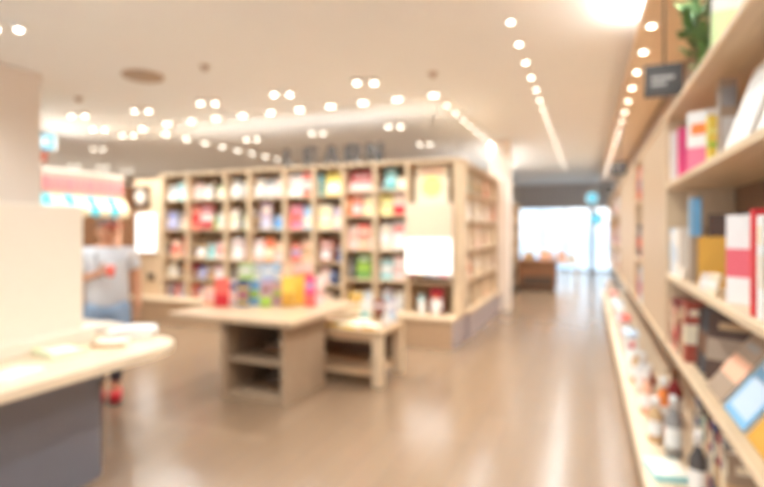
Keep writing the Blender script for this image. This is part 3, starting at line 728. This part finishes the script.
for k, (y, c, h) in enumerate([(4.75, 'dark brown', .28), (5.0, 'charcoal', .34), (5.3, 'brown', .24), (5.9, 'tan', .26), (6.15, 'pale green', .3)]):
    o = MB().lathe([(.06, 0), (.07, .01), (.07, h * .8), (.05, h * .9)], n=16).build('jar', pm(c), None, (-7.75, y, .901)); tag(o, f'{c} jar on the kiosk counter, {ORD[k]} from the pillar end', 'jar', 'jars on the kiosk counter')
    MB().lathe([(.055, h * .9), (.055, h)], n=16).build('lid', pm('tan'), o)

uplight('added uplight strip lying on the kiosk roof', -8.6, -8.5, 4.0, 6.2, 2.501, 5)
# ------------------------------------------------------------------ the person
def skinned(verts, edges, rad, roots=(0,), sub=2):
    me = bpy.data.meshes.new('tmp'); me.from_pydata([Vector(v) for v in verts], edges, [])
    o = bpy.data.objects.new('tmp', me); COL.objects.link(o)
    m = o.modifiers.new('skin', 'SKIN'); m.use_smooth_shade = True
    if not me.skin_vertices: me.attributes  # created with the modifier below
    try: lay = me.skin_vertices[0]
    except Exception:
        bpy.context.view_layer.objects.active = o
        with bpy.context.temp_override(object=o, active_object=o): bpy.ops.mesh.customdata_skin_add()
        lay = me.skin_vertices[0]
    for i, r in enumerate(rad):
        lay.data[i].radius = r if isinstance(r, tuple) else (r, r)
        lay.data[i].use_root = i in roots
    s = o.modifiers.new('sub', 'SUBSURF'); s.levels = sub; s.render_levels = sub
    dg = bpy.context.evaluated_depsgraph_get(); dg.update()
    out = bpy.data.meshes.new_from_object(o.evaluated_get(dg))
    COL.objects.unlink(o); bpy.data.objects.remove(o)
    return out
PR = empty('person', (-4.05, 3.26, 0), math.radians(46)); PR.scale = (1.06, 1.06, 1.0)
tag(PR, 'person in cap and pale t-shirt standing behind the counter, hand raised to chest', 'person')
SKIN = mat('skin', (206, 150, 118), .55, var=.03); HAIRM = mat('dark_hair', (60, 46, 40), .6)
SHIRT = mat('pale_shirt', (206, 207, 212), .8); DENIM = mat('pale_denim', (150, 172, 200), .8); DARKTR = mat('dark_leggings', (70, 66, 72), .8)
V = [(0, 0, .90), (0, 0, 1.05), (0, .0, 1.22), (0, .012, 1.345), (0, .008, 1.42), (0, -.004, 1.48),
     (.165, .012, 1.335), (.225, .035, 1.09), (.235, -.015, .87), (.236, -.03, .81),
     (-.165, .012, 1.335), (-.245, -.02, 1.10), (-.07, -.19, 1.16), (-.02, -.215, 1.19),
     (.09, 0, .84), (.075, -.01, .48), (.06, .02, .09), (.07, -.10, .035),
     (-.09, 0, .84), (-.075, -.01, .48), (-.06, .02, .09), (-.07, -.10, .035)]
E = [(0, 1), (1, 2), (2, 3), (3, 4), (4, 5), (3, 6), (6, 7), (7, 8), (8, 9), (3, 10), (10, 11), (11, 12), (12, 13), (0, 14), (14, 15), (15, 16), (16, 17), (0, 18), (18, 19), (19, 20), (20, 21)]
RD = [(.14, .10), (.13, .09), (.145, .10), (.12, .085), .055, .055, .058, .042, .028, .034, .058, .042, .028, .034, .085, .055, .038, .035, .085, .055, .038, .035]
# five fingers on each hand: own chains rooted in the palm
def fingers(palm, dirv, side, thumb, curl):
    dirv = Vector(dirv).normalized(); side = Vector(side).normalized(); curl = Vector(curl).normalized()
    for k, (off, ln) in enumerate(((-.026, .062), (-.009, .072), (.009, .068), (.025, .052))):
        b = Vector(palm) + side * off + dirv * .01
        p = [b, b + dirv * (.045), b + dirv * (.045 + ln * .45) + curl * ln * .25, b + dirv * (.045 + ln * .6) + curl * ln * .7]
        n0 = len(V)
        for q in p: V.append(tuple(q))
        E.extend([(n0, n0 + 1), (n0 + 1, n0 + 2), (n0 + 2, n0 + 3)]); RD.extend([.010, .0095, .0085, .0075]); ROOTS.append(n0)
    b = Vector(palm) - dirv * .015 - side * .02
    t = Vector(thumb).normalized(); n0 = len(V)
    for q in (b, b + t * .04, b + t * .062 + dirv * .02): V.append(tuple(q))
    E.extend([(n0, n0 + 1), (n0 + 1, n0 + 2)]); RD.extend([.012, .0105, .009]); ROOTS.append(n0)
ROOTS = [0]
fingers((.236, -.03, .81), (0, -.15, -1), (0, -1, .1), (-.35, -.7, -.5), (-1, 0, -.1))
fingers((-.02, -.215, 1.19), (1, -.45, .25), (0, .1, -1), (.3, -.2, 1), (.1, .9, .1))
bm_me = skinned(V, E, RD, ROOTS)
hb = bmesh.new(); hb.from_mesh(bm_me)
for f in hb.faces: f.material_index = 0; f.smooth = True
M = MB(); M.bm = hb
r = bmesh.ops.create_icosphere(hb, subdivisions=3, radius=1.0)
for v in r['verts']:
    c = v.co.copy(); z = c.z
    tap = 1.0 - .28 * max(0, -z) ** 1.5
    yy = c.y * (.098 if c.y > 0 else .092) * (1 - .12 * max(0, -z))
    v.co = Vector((c.x * .074 * tap, yy - .012 - (.012 if z < -.3 else 0), 1.535 + z * .112))
for f in set(f for v in r['verts'] for f in v.link_faces): f.smooth = True
M.ball((0, -.112, 1.515), .012, .018, .022, 0, 1); M.ball((0, -.118, 1.505), .015, .012, .010, 0, 1)      # nose
for s in (-1, 1):
    M.ball((s * .030, -.094, 1.54), .013, .009, .008, 1, 1); M.ball((s * .030, -.101, 1.54), .006, .005, .006, 2, 1)
    M.ball((s * .076, 0, 1.525), .010, .020, .032, 0, 1)
    M.box(s * .030 - .016, s * .030 + .016, -.106, -.096, 1.556, 1.561, 2)
M.ball((0, -.103, 1.472), .024, .008, .007, 3, 1)
body = M.build('body', [SKIN, WHITE, HAIRM, mat('lip', (180, 96, 86), .5)], PR)
def cloth(name, vs, es, rd, m, sub=2):
    me = skinned(vs, es, rd, (0,), sub); me.materials.clear(); me.materials.append(m); return link(name, me, PR)
cloth('t_shirt', [(0, 0, .80), (0, 0, 1.02), (0, 0, 1.22), (0, .012, 1.345), (0, .008, 1.395), (.165, .012, 1.335), (.205, .027, 1.17), (-.165, .012, 1.335), (-.217, -.005, 1.18)],
      [(0, 1), (1, 2), (2, 3), (3, 4), (3, 5), (5, 6), (3, 7), (7, 8)], [(.195, .15), (.18, .135), (.178, .13), (.145, .105), .078, .078, .074, .078, .074], SHIRT)
cloth('shorts', [(0, 0, .96), (0, 0, .88), (.09, 0, .80), (.10, -.005, .56), (-.09, 0, .80), (-.10, -.005, .56)], [(0, 1), (1, 2), (2, 3), (1, 4), (4, 5)],
      [(.165, .12), (.17, .125), .11, .095, .11, .095], DENIM)
cloth('leggings', [(.08, -.01, .60), (.075, -.01, .48), (.062, .02, .14)], [(0, 1), (1, 2)], [.07, .062, .05], DARKTR)
cloth('leggings', [(-.08, -.01, .60), (-.075, -.01, .48), (-.062, .02, .14)], [(0, 1), (1, 2)], [.07, .062, .05], DARKTR)
for s in (-1, 1):
    sh = MB().prism([(s * .066 + x, y) for x, y in ((-.04, .07), (-.048, .0), (-.05, -.10), (-.03, -.17), (0, -.185), (.03, -.17), (.05, -.10), (.048, .0), (.04, .07))], .022, .095, bevel=.018).build('shoe', pm('red'), PR)
    MB().prism([(s * .066 + x * 1.05, y * 1.03) for x, y in ((-.04, .07), (-.048, .0), (-.05, -.10), (-.03, -.17), (0, -.185), (.03, -.17), (.05, -.10), (.048, .0), (.04, .07))], 0, .024).build('sole', BLACK, sh)
# hair and cap
h = MB().ball((0, .012, 1.552), .080, .098, .105, 0, 3)
for v in list(h.bm.verts):
    if v.co.y < -.035 and v.co.z < 1.60 or v.co.z < 1.47: h.bm.verts.remove(v)
h.build('hair', HAIRM, PR)
cp = MB().ball((0, 0, 1.585), .088, .108, .085, 0, 3)
for v in list(cp.bm.verts):
    if v.co.z < 1.582: cp.bm.verts.remove(v)
cap = cp.build('cap', mat('taupe_cap', (120, 96, 84), .8), PR)
n = 12
brim = MB(); rim = [(.085 * math.cos(PI + PI * k / n), -.05 + .15 * math.sin(PI + PI * k / n)) for k in range(n + 1)]
brim.prism(rim, 1.585, 1.593).build('brim', pm('red'), cap, (0, 0, 0), (0, 0, math.radians(35)))
st = MB().tube([(-.06, -.02, 1.41), (-.075, -.10, 1.33), (-.06, -.135, 1.22), (-.02, -.14, 1.12)], .008).build('strap', pm('grey'), PR)
cup = MB().lathe([(.026, 0), (.034, .10)], n=18).build('cup', pm('coral'), None)
cup.matrix_world = PR.matrix_basis @ Matrix.Translation((.035, -.232, 1.145))
cup.location = (PR.matrix_basis @ Vector((.045, -.245, 1.145))); cup.rotation_euler = (0, 0, 0)
tag(cup, 'small coral cup held at chest height by the person', 'cup'); MB().lathe([(.036, .1005), (.036, .108)], n=18).build('lid', WHITE, cup)

# ------------------------------------------------------------------ aisle shelving on the right
XA, XB = .42, .76
RL = [.90, 1.30, 1.815, 2.215]          # top faces of the boards
def bay(name_lab, y0, y1, lv, posts=()):
    o = empty('aisle_bookcase', (.6, (y0 + y1) / 2, .2)); tag(o, name_lab, 'bookcase', 'bookcases along the aisle')
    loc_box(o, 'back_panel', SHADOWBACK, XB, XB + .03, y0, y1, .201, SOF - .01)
    loc_box(o, 'end_panel', OAK_Z, XA, XB - .001, y0, y0 + .03, RL[0] - .03, RL[3])
    loc_box(o, 'end_panel', OAK_Z, XA, XB - .001, y1 - .03, y1, RL[0] - .03, RL[3])
    for z in lv: loc_box(o, 'shelf', OAK_Y, XA - .006, XB - .001, y0 + .031, y1 - .031, z - .03, z, .004)
    return o
bay('near oak aisle bookcase closest to the viewer, full of large books', -.6, 3.36, RL)
bay('short oak aisle bookcase between the two wide wooden pilasters', 4.72, 5.45, RL)
bay('oak aisle bookcase just beyond the second wooden pilaster', 8.0, 10.0, RL)
bay('farthest oak aisle bookcase, nearest the bright window', 10.03, 12.3, RL)
for k, (y0, y1, lb) in enumerate(((3.37, 4.71, 'wide flat wooden pilaster beside the near aisle bookcase'), (5.46, 7.99, 'second long wooden pilaster farther down the aisle'))):
    o = empty('pilaster', (.6, (y0 + y1) / 2, .2)); tag(o, lb, 'pilaster', 'pilasters of the aisle wall')
    loc_box(o, 'front_panel', wood('pilaster_oak', (216, 190, 160), (202, 174, 142), axis='Z'), .425, .45, y0, y1, RL[0] + .001, RL[3] - .032)
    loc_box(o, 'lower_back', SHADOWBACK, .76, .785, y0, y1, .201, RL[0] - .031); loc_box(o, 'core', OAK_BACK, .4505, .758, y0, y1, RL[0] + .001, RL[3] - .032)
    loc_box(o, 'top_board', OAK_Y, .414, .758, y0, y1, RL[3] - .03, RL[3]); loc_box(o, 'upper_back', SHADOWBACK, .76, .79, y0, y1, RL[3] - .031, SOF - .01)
    loc_box(o, 'lower_board', OAK_Y, .414, .758, y0, y1, RL[0] - .03, RL[0])
dpl = empty('aisle_plinth', (.5, 5.8, 0)); tag(dpl, 'long low oak display ledge along the foot of the aisle shelving', 'plinth')
loc_box(dpl, 'kick_board', TAUPE, .30, .78, -.6, 12.3, 0, .155)
loc_box(dpl, 'ledge_top', wood('ledge_oak', (228, 204, 174), (216, 190, 158), axis='Y'), .28, .785, -.6, 12.3, .156, .20, .004)

NG = 'books on the near aisle bookcase'
def rb(lb, y, z, w, h, t, c, acc, acc2='white', design='band', face=False, rz=None, tilt=0., lean=0., dx=0., grp=NG):
    if face:
        rz_ = -PI / 2 if rz is None else rz
        return book(lb, grp, w, h, t, (XA + .04 + dx, y, z + .001), rz_, c, acc, acc2, design, tilt, lean)
    return book(lb, grp, w, h, t, (XA + .02 + w / 2 + dx, y, z + .001), 0 if rz is None else rz, c, acc, acc2, design, tilt, lean)
def ypx(px, X):
    a = (px - CX) / FPX
    return X * (CT + ST * a) / (CT * a - ST)
z = RL[2]
rb('tall white spine-out book at the far end of the upper near shelf', 3.27, z, .1, .29, .07, 'white', 'ivory', 'white', 'plain')
rb('thin hot pink book beside the white one on the upper near shelf', 3.03, z, .11, .27, .05, 'hot pink', 'pink', 'coral', 'plain')
rb('white picture book with pink lower half and orange mark, upper near shelf', 2.72, z, .15, .29, .03, 'white', 'pink', 'orange', 'half', face=True, rz=-PI / 2 + .95, dx=.045)
rb('thin yellow spine-out book on the upper near shelf', 2.50, z, .10, .22, .035, 'yellow', 'lemon', 'lime', 'stripes', dx=.03)
rb('tall taupe spine-out book on the upper near shelf', 2.40, z, .06, .34, .05, 'taupe', 'grey', 'pale grey', 'title', dx=.05)
rb('small mustard spine-out book behind the taupe one on the upper near shelf', 2.30, z, .10, .2, .035, 'mustard', 'lime', 'cream', 'plain', dx=.10)
rb('large white face-out book leaning back on the upper near shelf', 1.97, z, .30, .30, .03, 'white', 'pale grey', 'white', 'title', face=True, tilt=.32, dx=.0)
rb('second white face-out book leaning nearest the viewer, upper near shelf', 1.60, z, .30, .30, .03, 'white', 'pale grey', 'white', 'band', face=True, tilt=.32, dx=.0)
z = RL[1]
for k, (c, hh) in enumerate([('pale blue', .26), ('white', .25), ('white', .26), ('ivory', .255)]):
    rb(f'{c} spine-out book, {ORD[k]} from the far end of the middle near shelf', 3.28 - .085 * k, z, .1, hh, .07, c, 'pale blue', 'white', 'plain' if k % 2 else 'band')
o = empty('display_box', (XA + .055, 2.78, z + .001)); tag(o, 'tall slim taupe box with bright blue label on the middle near shelf', 'box')
MB().box(-.022, .022, -.03, .03, 0, .42, bevel=.004).build('box_body', pm('taupe'), o); MB().box(-.024, -.0225, -.026, .026, .22, .40).build('blue_label', pm('sky blue'), o)
MB().box(-.019, .019, -.0315, -.0305, .22, .40).build('blue_label', pm('sky blue'), o)
rb('mustard face-out book on the middle near shelf', 2.56, z, .14, .22, .04, 'mustard', 'yellow', 'mustard', 'plain', face=True, rz=-PI / 2 + 1.15, dx=.06)
rb('dark brown wide book behind the mustard book, middle near shelf', 2.62, z, .24, .32, .04, 'dark brown', 'brown', 'brown', 'plain', face=True, rz=-PI / 2 + 1.15, dx=.16)
for k, (c, y) in enumerate([('ivory', 2.92), ('pale grey', 2.44), ('ivory', 2.34), ('cream', 2.24)]):
    rb(f'small {c} leaflet holder card, {ORD[k]} along the front edge of the middle near shelf', y, z, .08, .06 + .008 * k, .012, c, 'white', 'tan', 'band', face=True, dx=-.02, tilt=.2)
rb('large white book with wide coral band on the middle near shelf', 2.0, z, .15, .30, .05, 'white', 'rose', 'white', 'band', face=True, rz=-PI / 2 + .85, dx=.05)
rb('tall red spine-out book nearest the white and coral book', 1.75, z, .16, .31, .04, 'red', 'crimson', 'red', 'plain')
rb('white spine-out book next to the red spine, middle near shelf', 1.68, z, .22, .29, .05, 'white', 'ivory', 'cream', 'band')
rb('pale grey spine-out book nearest the viewer, middle near shelf', 1.58, z, .22, .31, .06, 'pale grey', 'white', 'grey', 'title')
z = RL[0]
for k, (c, hh) in enumerate([('brick red', .24), ('dark red', .27), ('coral', .22), ('brown', .25), ('dark red', .28), ('tan', .22), ('brick red', .30)]):
    rb(f'{c} spine-out book, {ORD[k]} from the far end of the lower near shelf', 3.28 - .07 * k, z, .09, hh, .055, c, R.choice(['tan', 'cream', 'dark red']), 'cream', R.choice(['band', 'title']))
for k, (c, a1) in enumerate([('dark brown', 'brown'), ('charcoal', 'brown'), ('dark brown', 'taupe')]):
    rb(f'{c} book leaning in the dark part of the lower near shelf, {ORD[k]} of three', 2.69 - .10 * k, z, .20, .29, .035, c, a1, 'tan', 'band', face=True, rz=-PI / 2 + 1.1, tilt=.22, dx=.10)
rb('brown and peach face-out book leaning back on the lower near shelf', 2.28, z, .24, .28, .03, 'taupe', 'peach', 'grey', 'band', face=True, tilt=.62, dx=.0)
rb('blue face-out book with white panel leaning back on the lower near shelf', 2.0, z, .24, .28, .03, 'sky blue', 'white', 'pale blue', 'title', face=True, tilt=.62, dx=.0)
rb('mustard face-out book leaning back nearest the viewer, lower near shelf', 1.72, z, .24, .28, .03, 'yellow', 'mustard', 'cream', 'half', face=True, tilt=.62, dx=.0)
# top shelf: plant, dark frame, white box
z = RL[3]
pt = empty('potted_plant', (.52, 2.93, z + .001)); tag(pt, 'leafy green plant in a dark pot on the top near shelf', 'plant')
MB().lathe([(.045, 0), (.06, .11), (.055, .11), (.05, .095)], n=18).build('pot', DARK, pt)
lf = MB()
for k in range(90):
    a = R.uniform(0, 2 * PI); t = R.uniform(.1, 1.1); ln = R.uniform(.06, .12); b = Vector((R.uniform(-.06, .06), R.uniform(-.06, .06), .11 + R.uniform(0, .36)))
    dv = Vector((math.cos(a) * math.cos(t), math.sin(a) * math.cos(t), math.sin(t))); sv = dv.orthogonal().normalized() * ln * .28
    P = [b, b + dv * ln * .5 + sv, b + dv * ln, b + dv * ln * .5 - sv]
    lf.bm.faces.new([lf.bm.verts.new(p) for p in P])
lf.build('leaves', mat('leaf_green', (92, 120, 72), .6), pt)
MB().tube([(0, 0, .09), (.01, 0, .2), (0, .01, .32)], .006).build('stem', pm('green'), pt)
rb('pale green and white face-out book on the top near shelf', 2.25, z, .2, .38, .05, 'pale grey', 'pale green', 'teal', 'half', dx=.0)
# hanging category signs
def csign(y, lb):
    o = empty('category_sign', (.395, y, 2.43)); tag(o, lb, 'sign', 'black category signs along the aisle')
    MB().box(-.085, .115, -.008, .008, -.095, .095, bevel=.002).build('board', BLACK, o)
    MB().box(-.05, .07, -.0095, -.0085, .005, .025).build('pale_line', pm('grey'), o)
    MB().box(-.05, .03, -.0095, -.0085, -.03, -.012).build('pale_line', pm('grey'), o)
    MB().tube([(.02, 0, .095), (.02, 0, SOF - 2.43)], .006).build('rod', BLACK, o)
csign(3.35, 'black square category sign with pale lines, nearest the viewer')
csign(7.9, 'black category sign farther along the aisle shelves, second of three')
csign(11.9, 'small far black category sign close to the bright window')
# far bays: face-out and spine books
FARP = ['white', 'pale blue', 'coral', 'red', 'pale pink', 'navy', 'teal', 'orange', 'white', 'lavender', 'ivory', 'brick red', 'sky blue', 'charcoal']
def fill(y0, y1, n, desc, grp):
    for r_, z in enumerate(RL[:3]):
        for k in range(n):
            y = y0 + (y1 - y0) * (k + .5) / n; c = R.choice(FARP)
            top = (RL[r_ + 1] - .04) - z
            if n > 4: rb(f'{c} book facing out, {ORD[k]} from near end, {["lower", "middle", "upper"][r_]} shelf, {desc}', y, z, .2, min(top, R.uniform(.24, .32)), .04, c, R.choice(FARP), 'white', 'half', face=True, tilt=.1, grp=grp)
            else: rb(f'{c} spine-out book, {ORD[k]} from near end, {["lower", "middle", "upper"][r_]} shelf, {desc}', y, z, .2, min(top, R.uniform(.24, .32)), .07, c, R.choice(FARP), 'white', 'band', grp=grp)
fill(4.76, 5.41, 4, 'short aisle bookcase', 'books in the short aisle bookcase')
fill(8.05, 9.95, 6, 'third aisle bookcase', 'books past the second pilaster')
fill(10.08, 12.25, 6, 'farthest aisle bookcase', 'books in the farthest aisle bookcase')
# goods on the low ledge
zz = .201
LEDGE = [(2.86, 'charcoal', 'white', .04, .36, .50), (3.42, 'grey', 'white', .045, .36, .47), (3.62, 'tan', 'white', .045, .28, .40), (3.82, 'orange', 'white', .05, .36, .47), (4.0, 'dark red', 'brown', .05, .38, .56),
         (4.15, 'peach', 'white', .045, .30, .40), (4.4, 'brick red', 'white', .05, .30, .44), (4.65, 'pale grey', 'white', .05, .34, .42), (4.95, 'tan', 'white', .05, .30, .40), (5.2, 'white', 'red', .05, .30, .38)]
for k, (y, c, cp_, r_, h, x) in enumerate(sorted(LEDGE)):
    bottle(f'{c} bottle with {cp_} cap on the low aisle ledge, {ORD[k]} from the near end', (x, y, zz), r_, h, c, cp_, 'bottles on the low ledge')
LBK = [(2.86, 'charcoal', .36), (2.93, 'navy', .40), (3.0, 'brick red', .36), (3.07, 'dark brown', .42), (3.14, 'teal', .34), (3.21, 'charcoal', .42), (2.79, 'crimson', .38), (2.72, 'grey', .4), (2.65, 'taupe', .36), (3.30, 'navy', .4), (3.37, 'dark brown', .42)]
for k, (y, c, h) in enumerate(sorted(LBK)):
    book(f'{c} spine-out book under the lower near shelf, {ORD[k]} from the near end', 'books at the back of the low ledge', .16, h, .05, (.65, y, zz), 0, c, R.choice(['tan', 'grey', 'cream']), 'cream', 'band')
book('flat aqua and coral picture book lying on the low ledge nearest the viewer', None, .18, .04, .22, (.40, 3.16, zz), .2, 'aqua', 'coral', 'white', 'plain')
for k, (y, c) in enumerate([(5.55, 'white'), (5.95, 'pale grey'), (6.4, 'ivory'), (6.9, 'pale pink'), (7.4, 'white'), (7.9, 'ivory'), (8.5, 'tan'), (9.2, 'white'), (10.0, 'ivory'), (11.0, 'tan')]):
    o = empty('goods_box', (.40, y, zz), 0); tag(o, f'{c} goods box on the far low ledge, {ORD[k]} beyond the bottles', 'box', 'goods boxes on the low ledge')
    hh = R.uniform(.2, .34)
    MB().box(-.05, .05, -.15, .15, 0, hh, bevel=.004).build('carton', pm(c), o)
    MB().box(-.054, .054, -.155, .155, hh + .0005, hh + .03, bevel=.003).build('lid', pm(R.choice(['white', 'pale blue', 'ivory', 'coral'])), o)

# ------------------------------------------------------------------ far end of the aisle
fc = empty('far_display_unit', (-1.25, 13.6, 0)); tag(fc, 'brown wooden display unit far down the aisle before the window', 'cabinet')
MB().box(-.42, .5, -.4, .4, .08, .72, bevel=.01).build('body', BROWN, fc); MB().box(-.46, .54, -.44, .44, .7205, .78, bevel=.006).build('top_board', BROWN, fc); MB().box(-.38, .46, -.36, .36, 0, .0795).build('kick_board', DARK, fc)
MB().box(-.3, .42, -.415, -.4005, .14, .38).build('opening_shade_panel', DARK, fc)  # solid dark panel standing in for the shade of an opening
for k, (x, y, w, h, c) in enumerate([(-1.42, 13.5, .28, .22, 'tan'), (-1.04, 13.55, .26, .28, 'peach')]):
    o = MB().box(-w / 2, w / 2, -.12, .12, 0, h, bevel=.004).build('carton', pm(c), None, (x, y, .781)); tag(o, f'{c} carton standing on the brown far display unit', 'box', 'cartons on the far unit')
    MB().box(-w / 2 - .004, w / 2 + .004, -.124, .124, h - .04, h + .002, bevel=.002).build('lid', pm('cream'), o)
o = empty('far_table', (-.75, 15.8, 0)); tag(o, 'pale low table with blush boxes far down the aisle by the window', 'table')
MB().box(-.5, .5, -.4, .4, .56, .6, bevel=.004).build('table_top', OAK_X, o)
for sx in (-1, 1):
    for sy in (-1, 1): MB().box(sx * .45 - .03, sx * .45 + .03, sy * .35 - .03, sy * .35 + .03, 0, .5595).build('leg', OAK_Z, o)
for k, (x, h, c) in enumerate([(-1.02, .3, 'pale pink'), (-.72, .36, 'peach'), (-.44, .26, 'ivory')]):
    q = MB().box(-.12, .12, -.14, .14, 0, h, bevel=.004).build('carton', pm(c), None, (x, 15.75, .601)); tag(q, f'{c} carton on the pale far table by the window', 'box', 'cartons on the far table')
    MB().box(-.124, .124, -.144, .144, h - .04, h + .002, bevel=.002).build('lid', pm('white'), q)
def hsign(px, py, d, r, lb):
    a = (px - CX) / FPX; p = Vector((d * (CT * a - ST), d * (CT + ST * a), EYE + (HY - py) / FPX * d))
    o = empty('hanging_sign', p); tag(o, lb, 'sign', 'pale round signs by the window')
    MB().lathe([(r, -.02), (r, .02)], n=28).build('disc', WHITE, o, (0, 0, 0), (PI / 2, 0, 0))
    MB().lathe([(r * .8, 0), (r * .8, .004)], n=28).build('lit_face', LIT_SIGN, o, (0, -.0205, 0), (PI / 2, 0, 0))
    MB().tube([(0, 0, r), (0, 0, CEIL - p.z)], .008).build('rod', WHITE, o)
hsign(592, 198, 15.0, .2, 'glowing aqua round sign hanging near the window, upper one')
hsign(596, 219, 17.5, .24, 'glowing aqua round sign hanging near the window, lower one')

# ------------------------------------------------------------------ daylight, camera, colour
w = bpy.data.worlds.new('daylight'); S.world = w; w.use_nodes = True
nt = w.node_tree; bg = nt.nodes['Background']; bg.inputs['Color'].default_value = lin((214, 236, 255)) + (1,); bg.inputs['Strength'].default_value = 1.45
wn = nt.nodes.new('ShaderNodeTexNoise'); wn.inputs['Scale'].default_value = 6.0; wt = nt.nodes.new('ShaderNodeTexCoord'); wr = nt.nodes.new('ShaderNodeValToRGB')
nt.links.new(wt.outputs['Generated'], wn.inputs['Vector']); nt.links.new(wn.outputs['Fac'], wr.inputs['Fac']); nt.links.new(wr.outputs['Color'], bg.inputs['Color'])
wr.color_ramp.elements[0].position = .4; wr.color_ramp.elements[0].color = lin((186, 214, 236)) + (1,); wr.color_ramp.elements[1].position = .62; wr.color_ramp.elements[1].color = (1, 1, 1, 1)
cd = bpy.data.cameras.new('camera'); co = bpy.data.objects.new('camera', cd); COL.objects.link(co)
cd.sensor_width = 36.0; cd.lens = 36.0 * FPX / 764.0; cd.shift_y = -(243.5 - HY) / 764.0
co.location = (0, 0, EYE); co.rotation_euler = (PI / 2, 0, TH)
cd.clip_start = .05; cd.clip_end = 200
cd.dof.use_dof = True; cd.dof.focus_distance = .42; cd.dof.aperture_fstop = 2.7; cd.dof.aperture_blades = 7
S.camera = co
S.view_settings.view_transform = 'Standard'; S.view_settings.look = 'None'; S.view_settings.gamma = 1.0; S.view_settings.use_curve_mapping = False
S.view_settings.exposure = 0.95
S.cycles.max_bounces = 12; S.cycles.diffuse_bounces = 7; S.cycles.glossy_bounces = 4; S.cycles.sample_clamp_indirect = 6.0
S.cycles.use_denoising = True
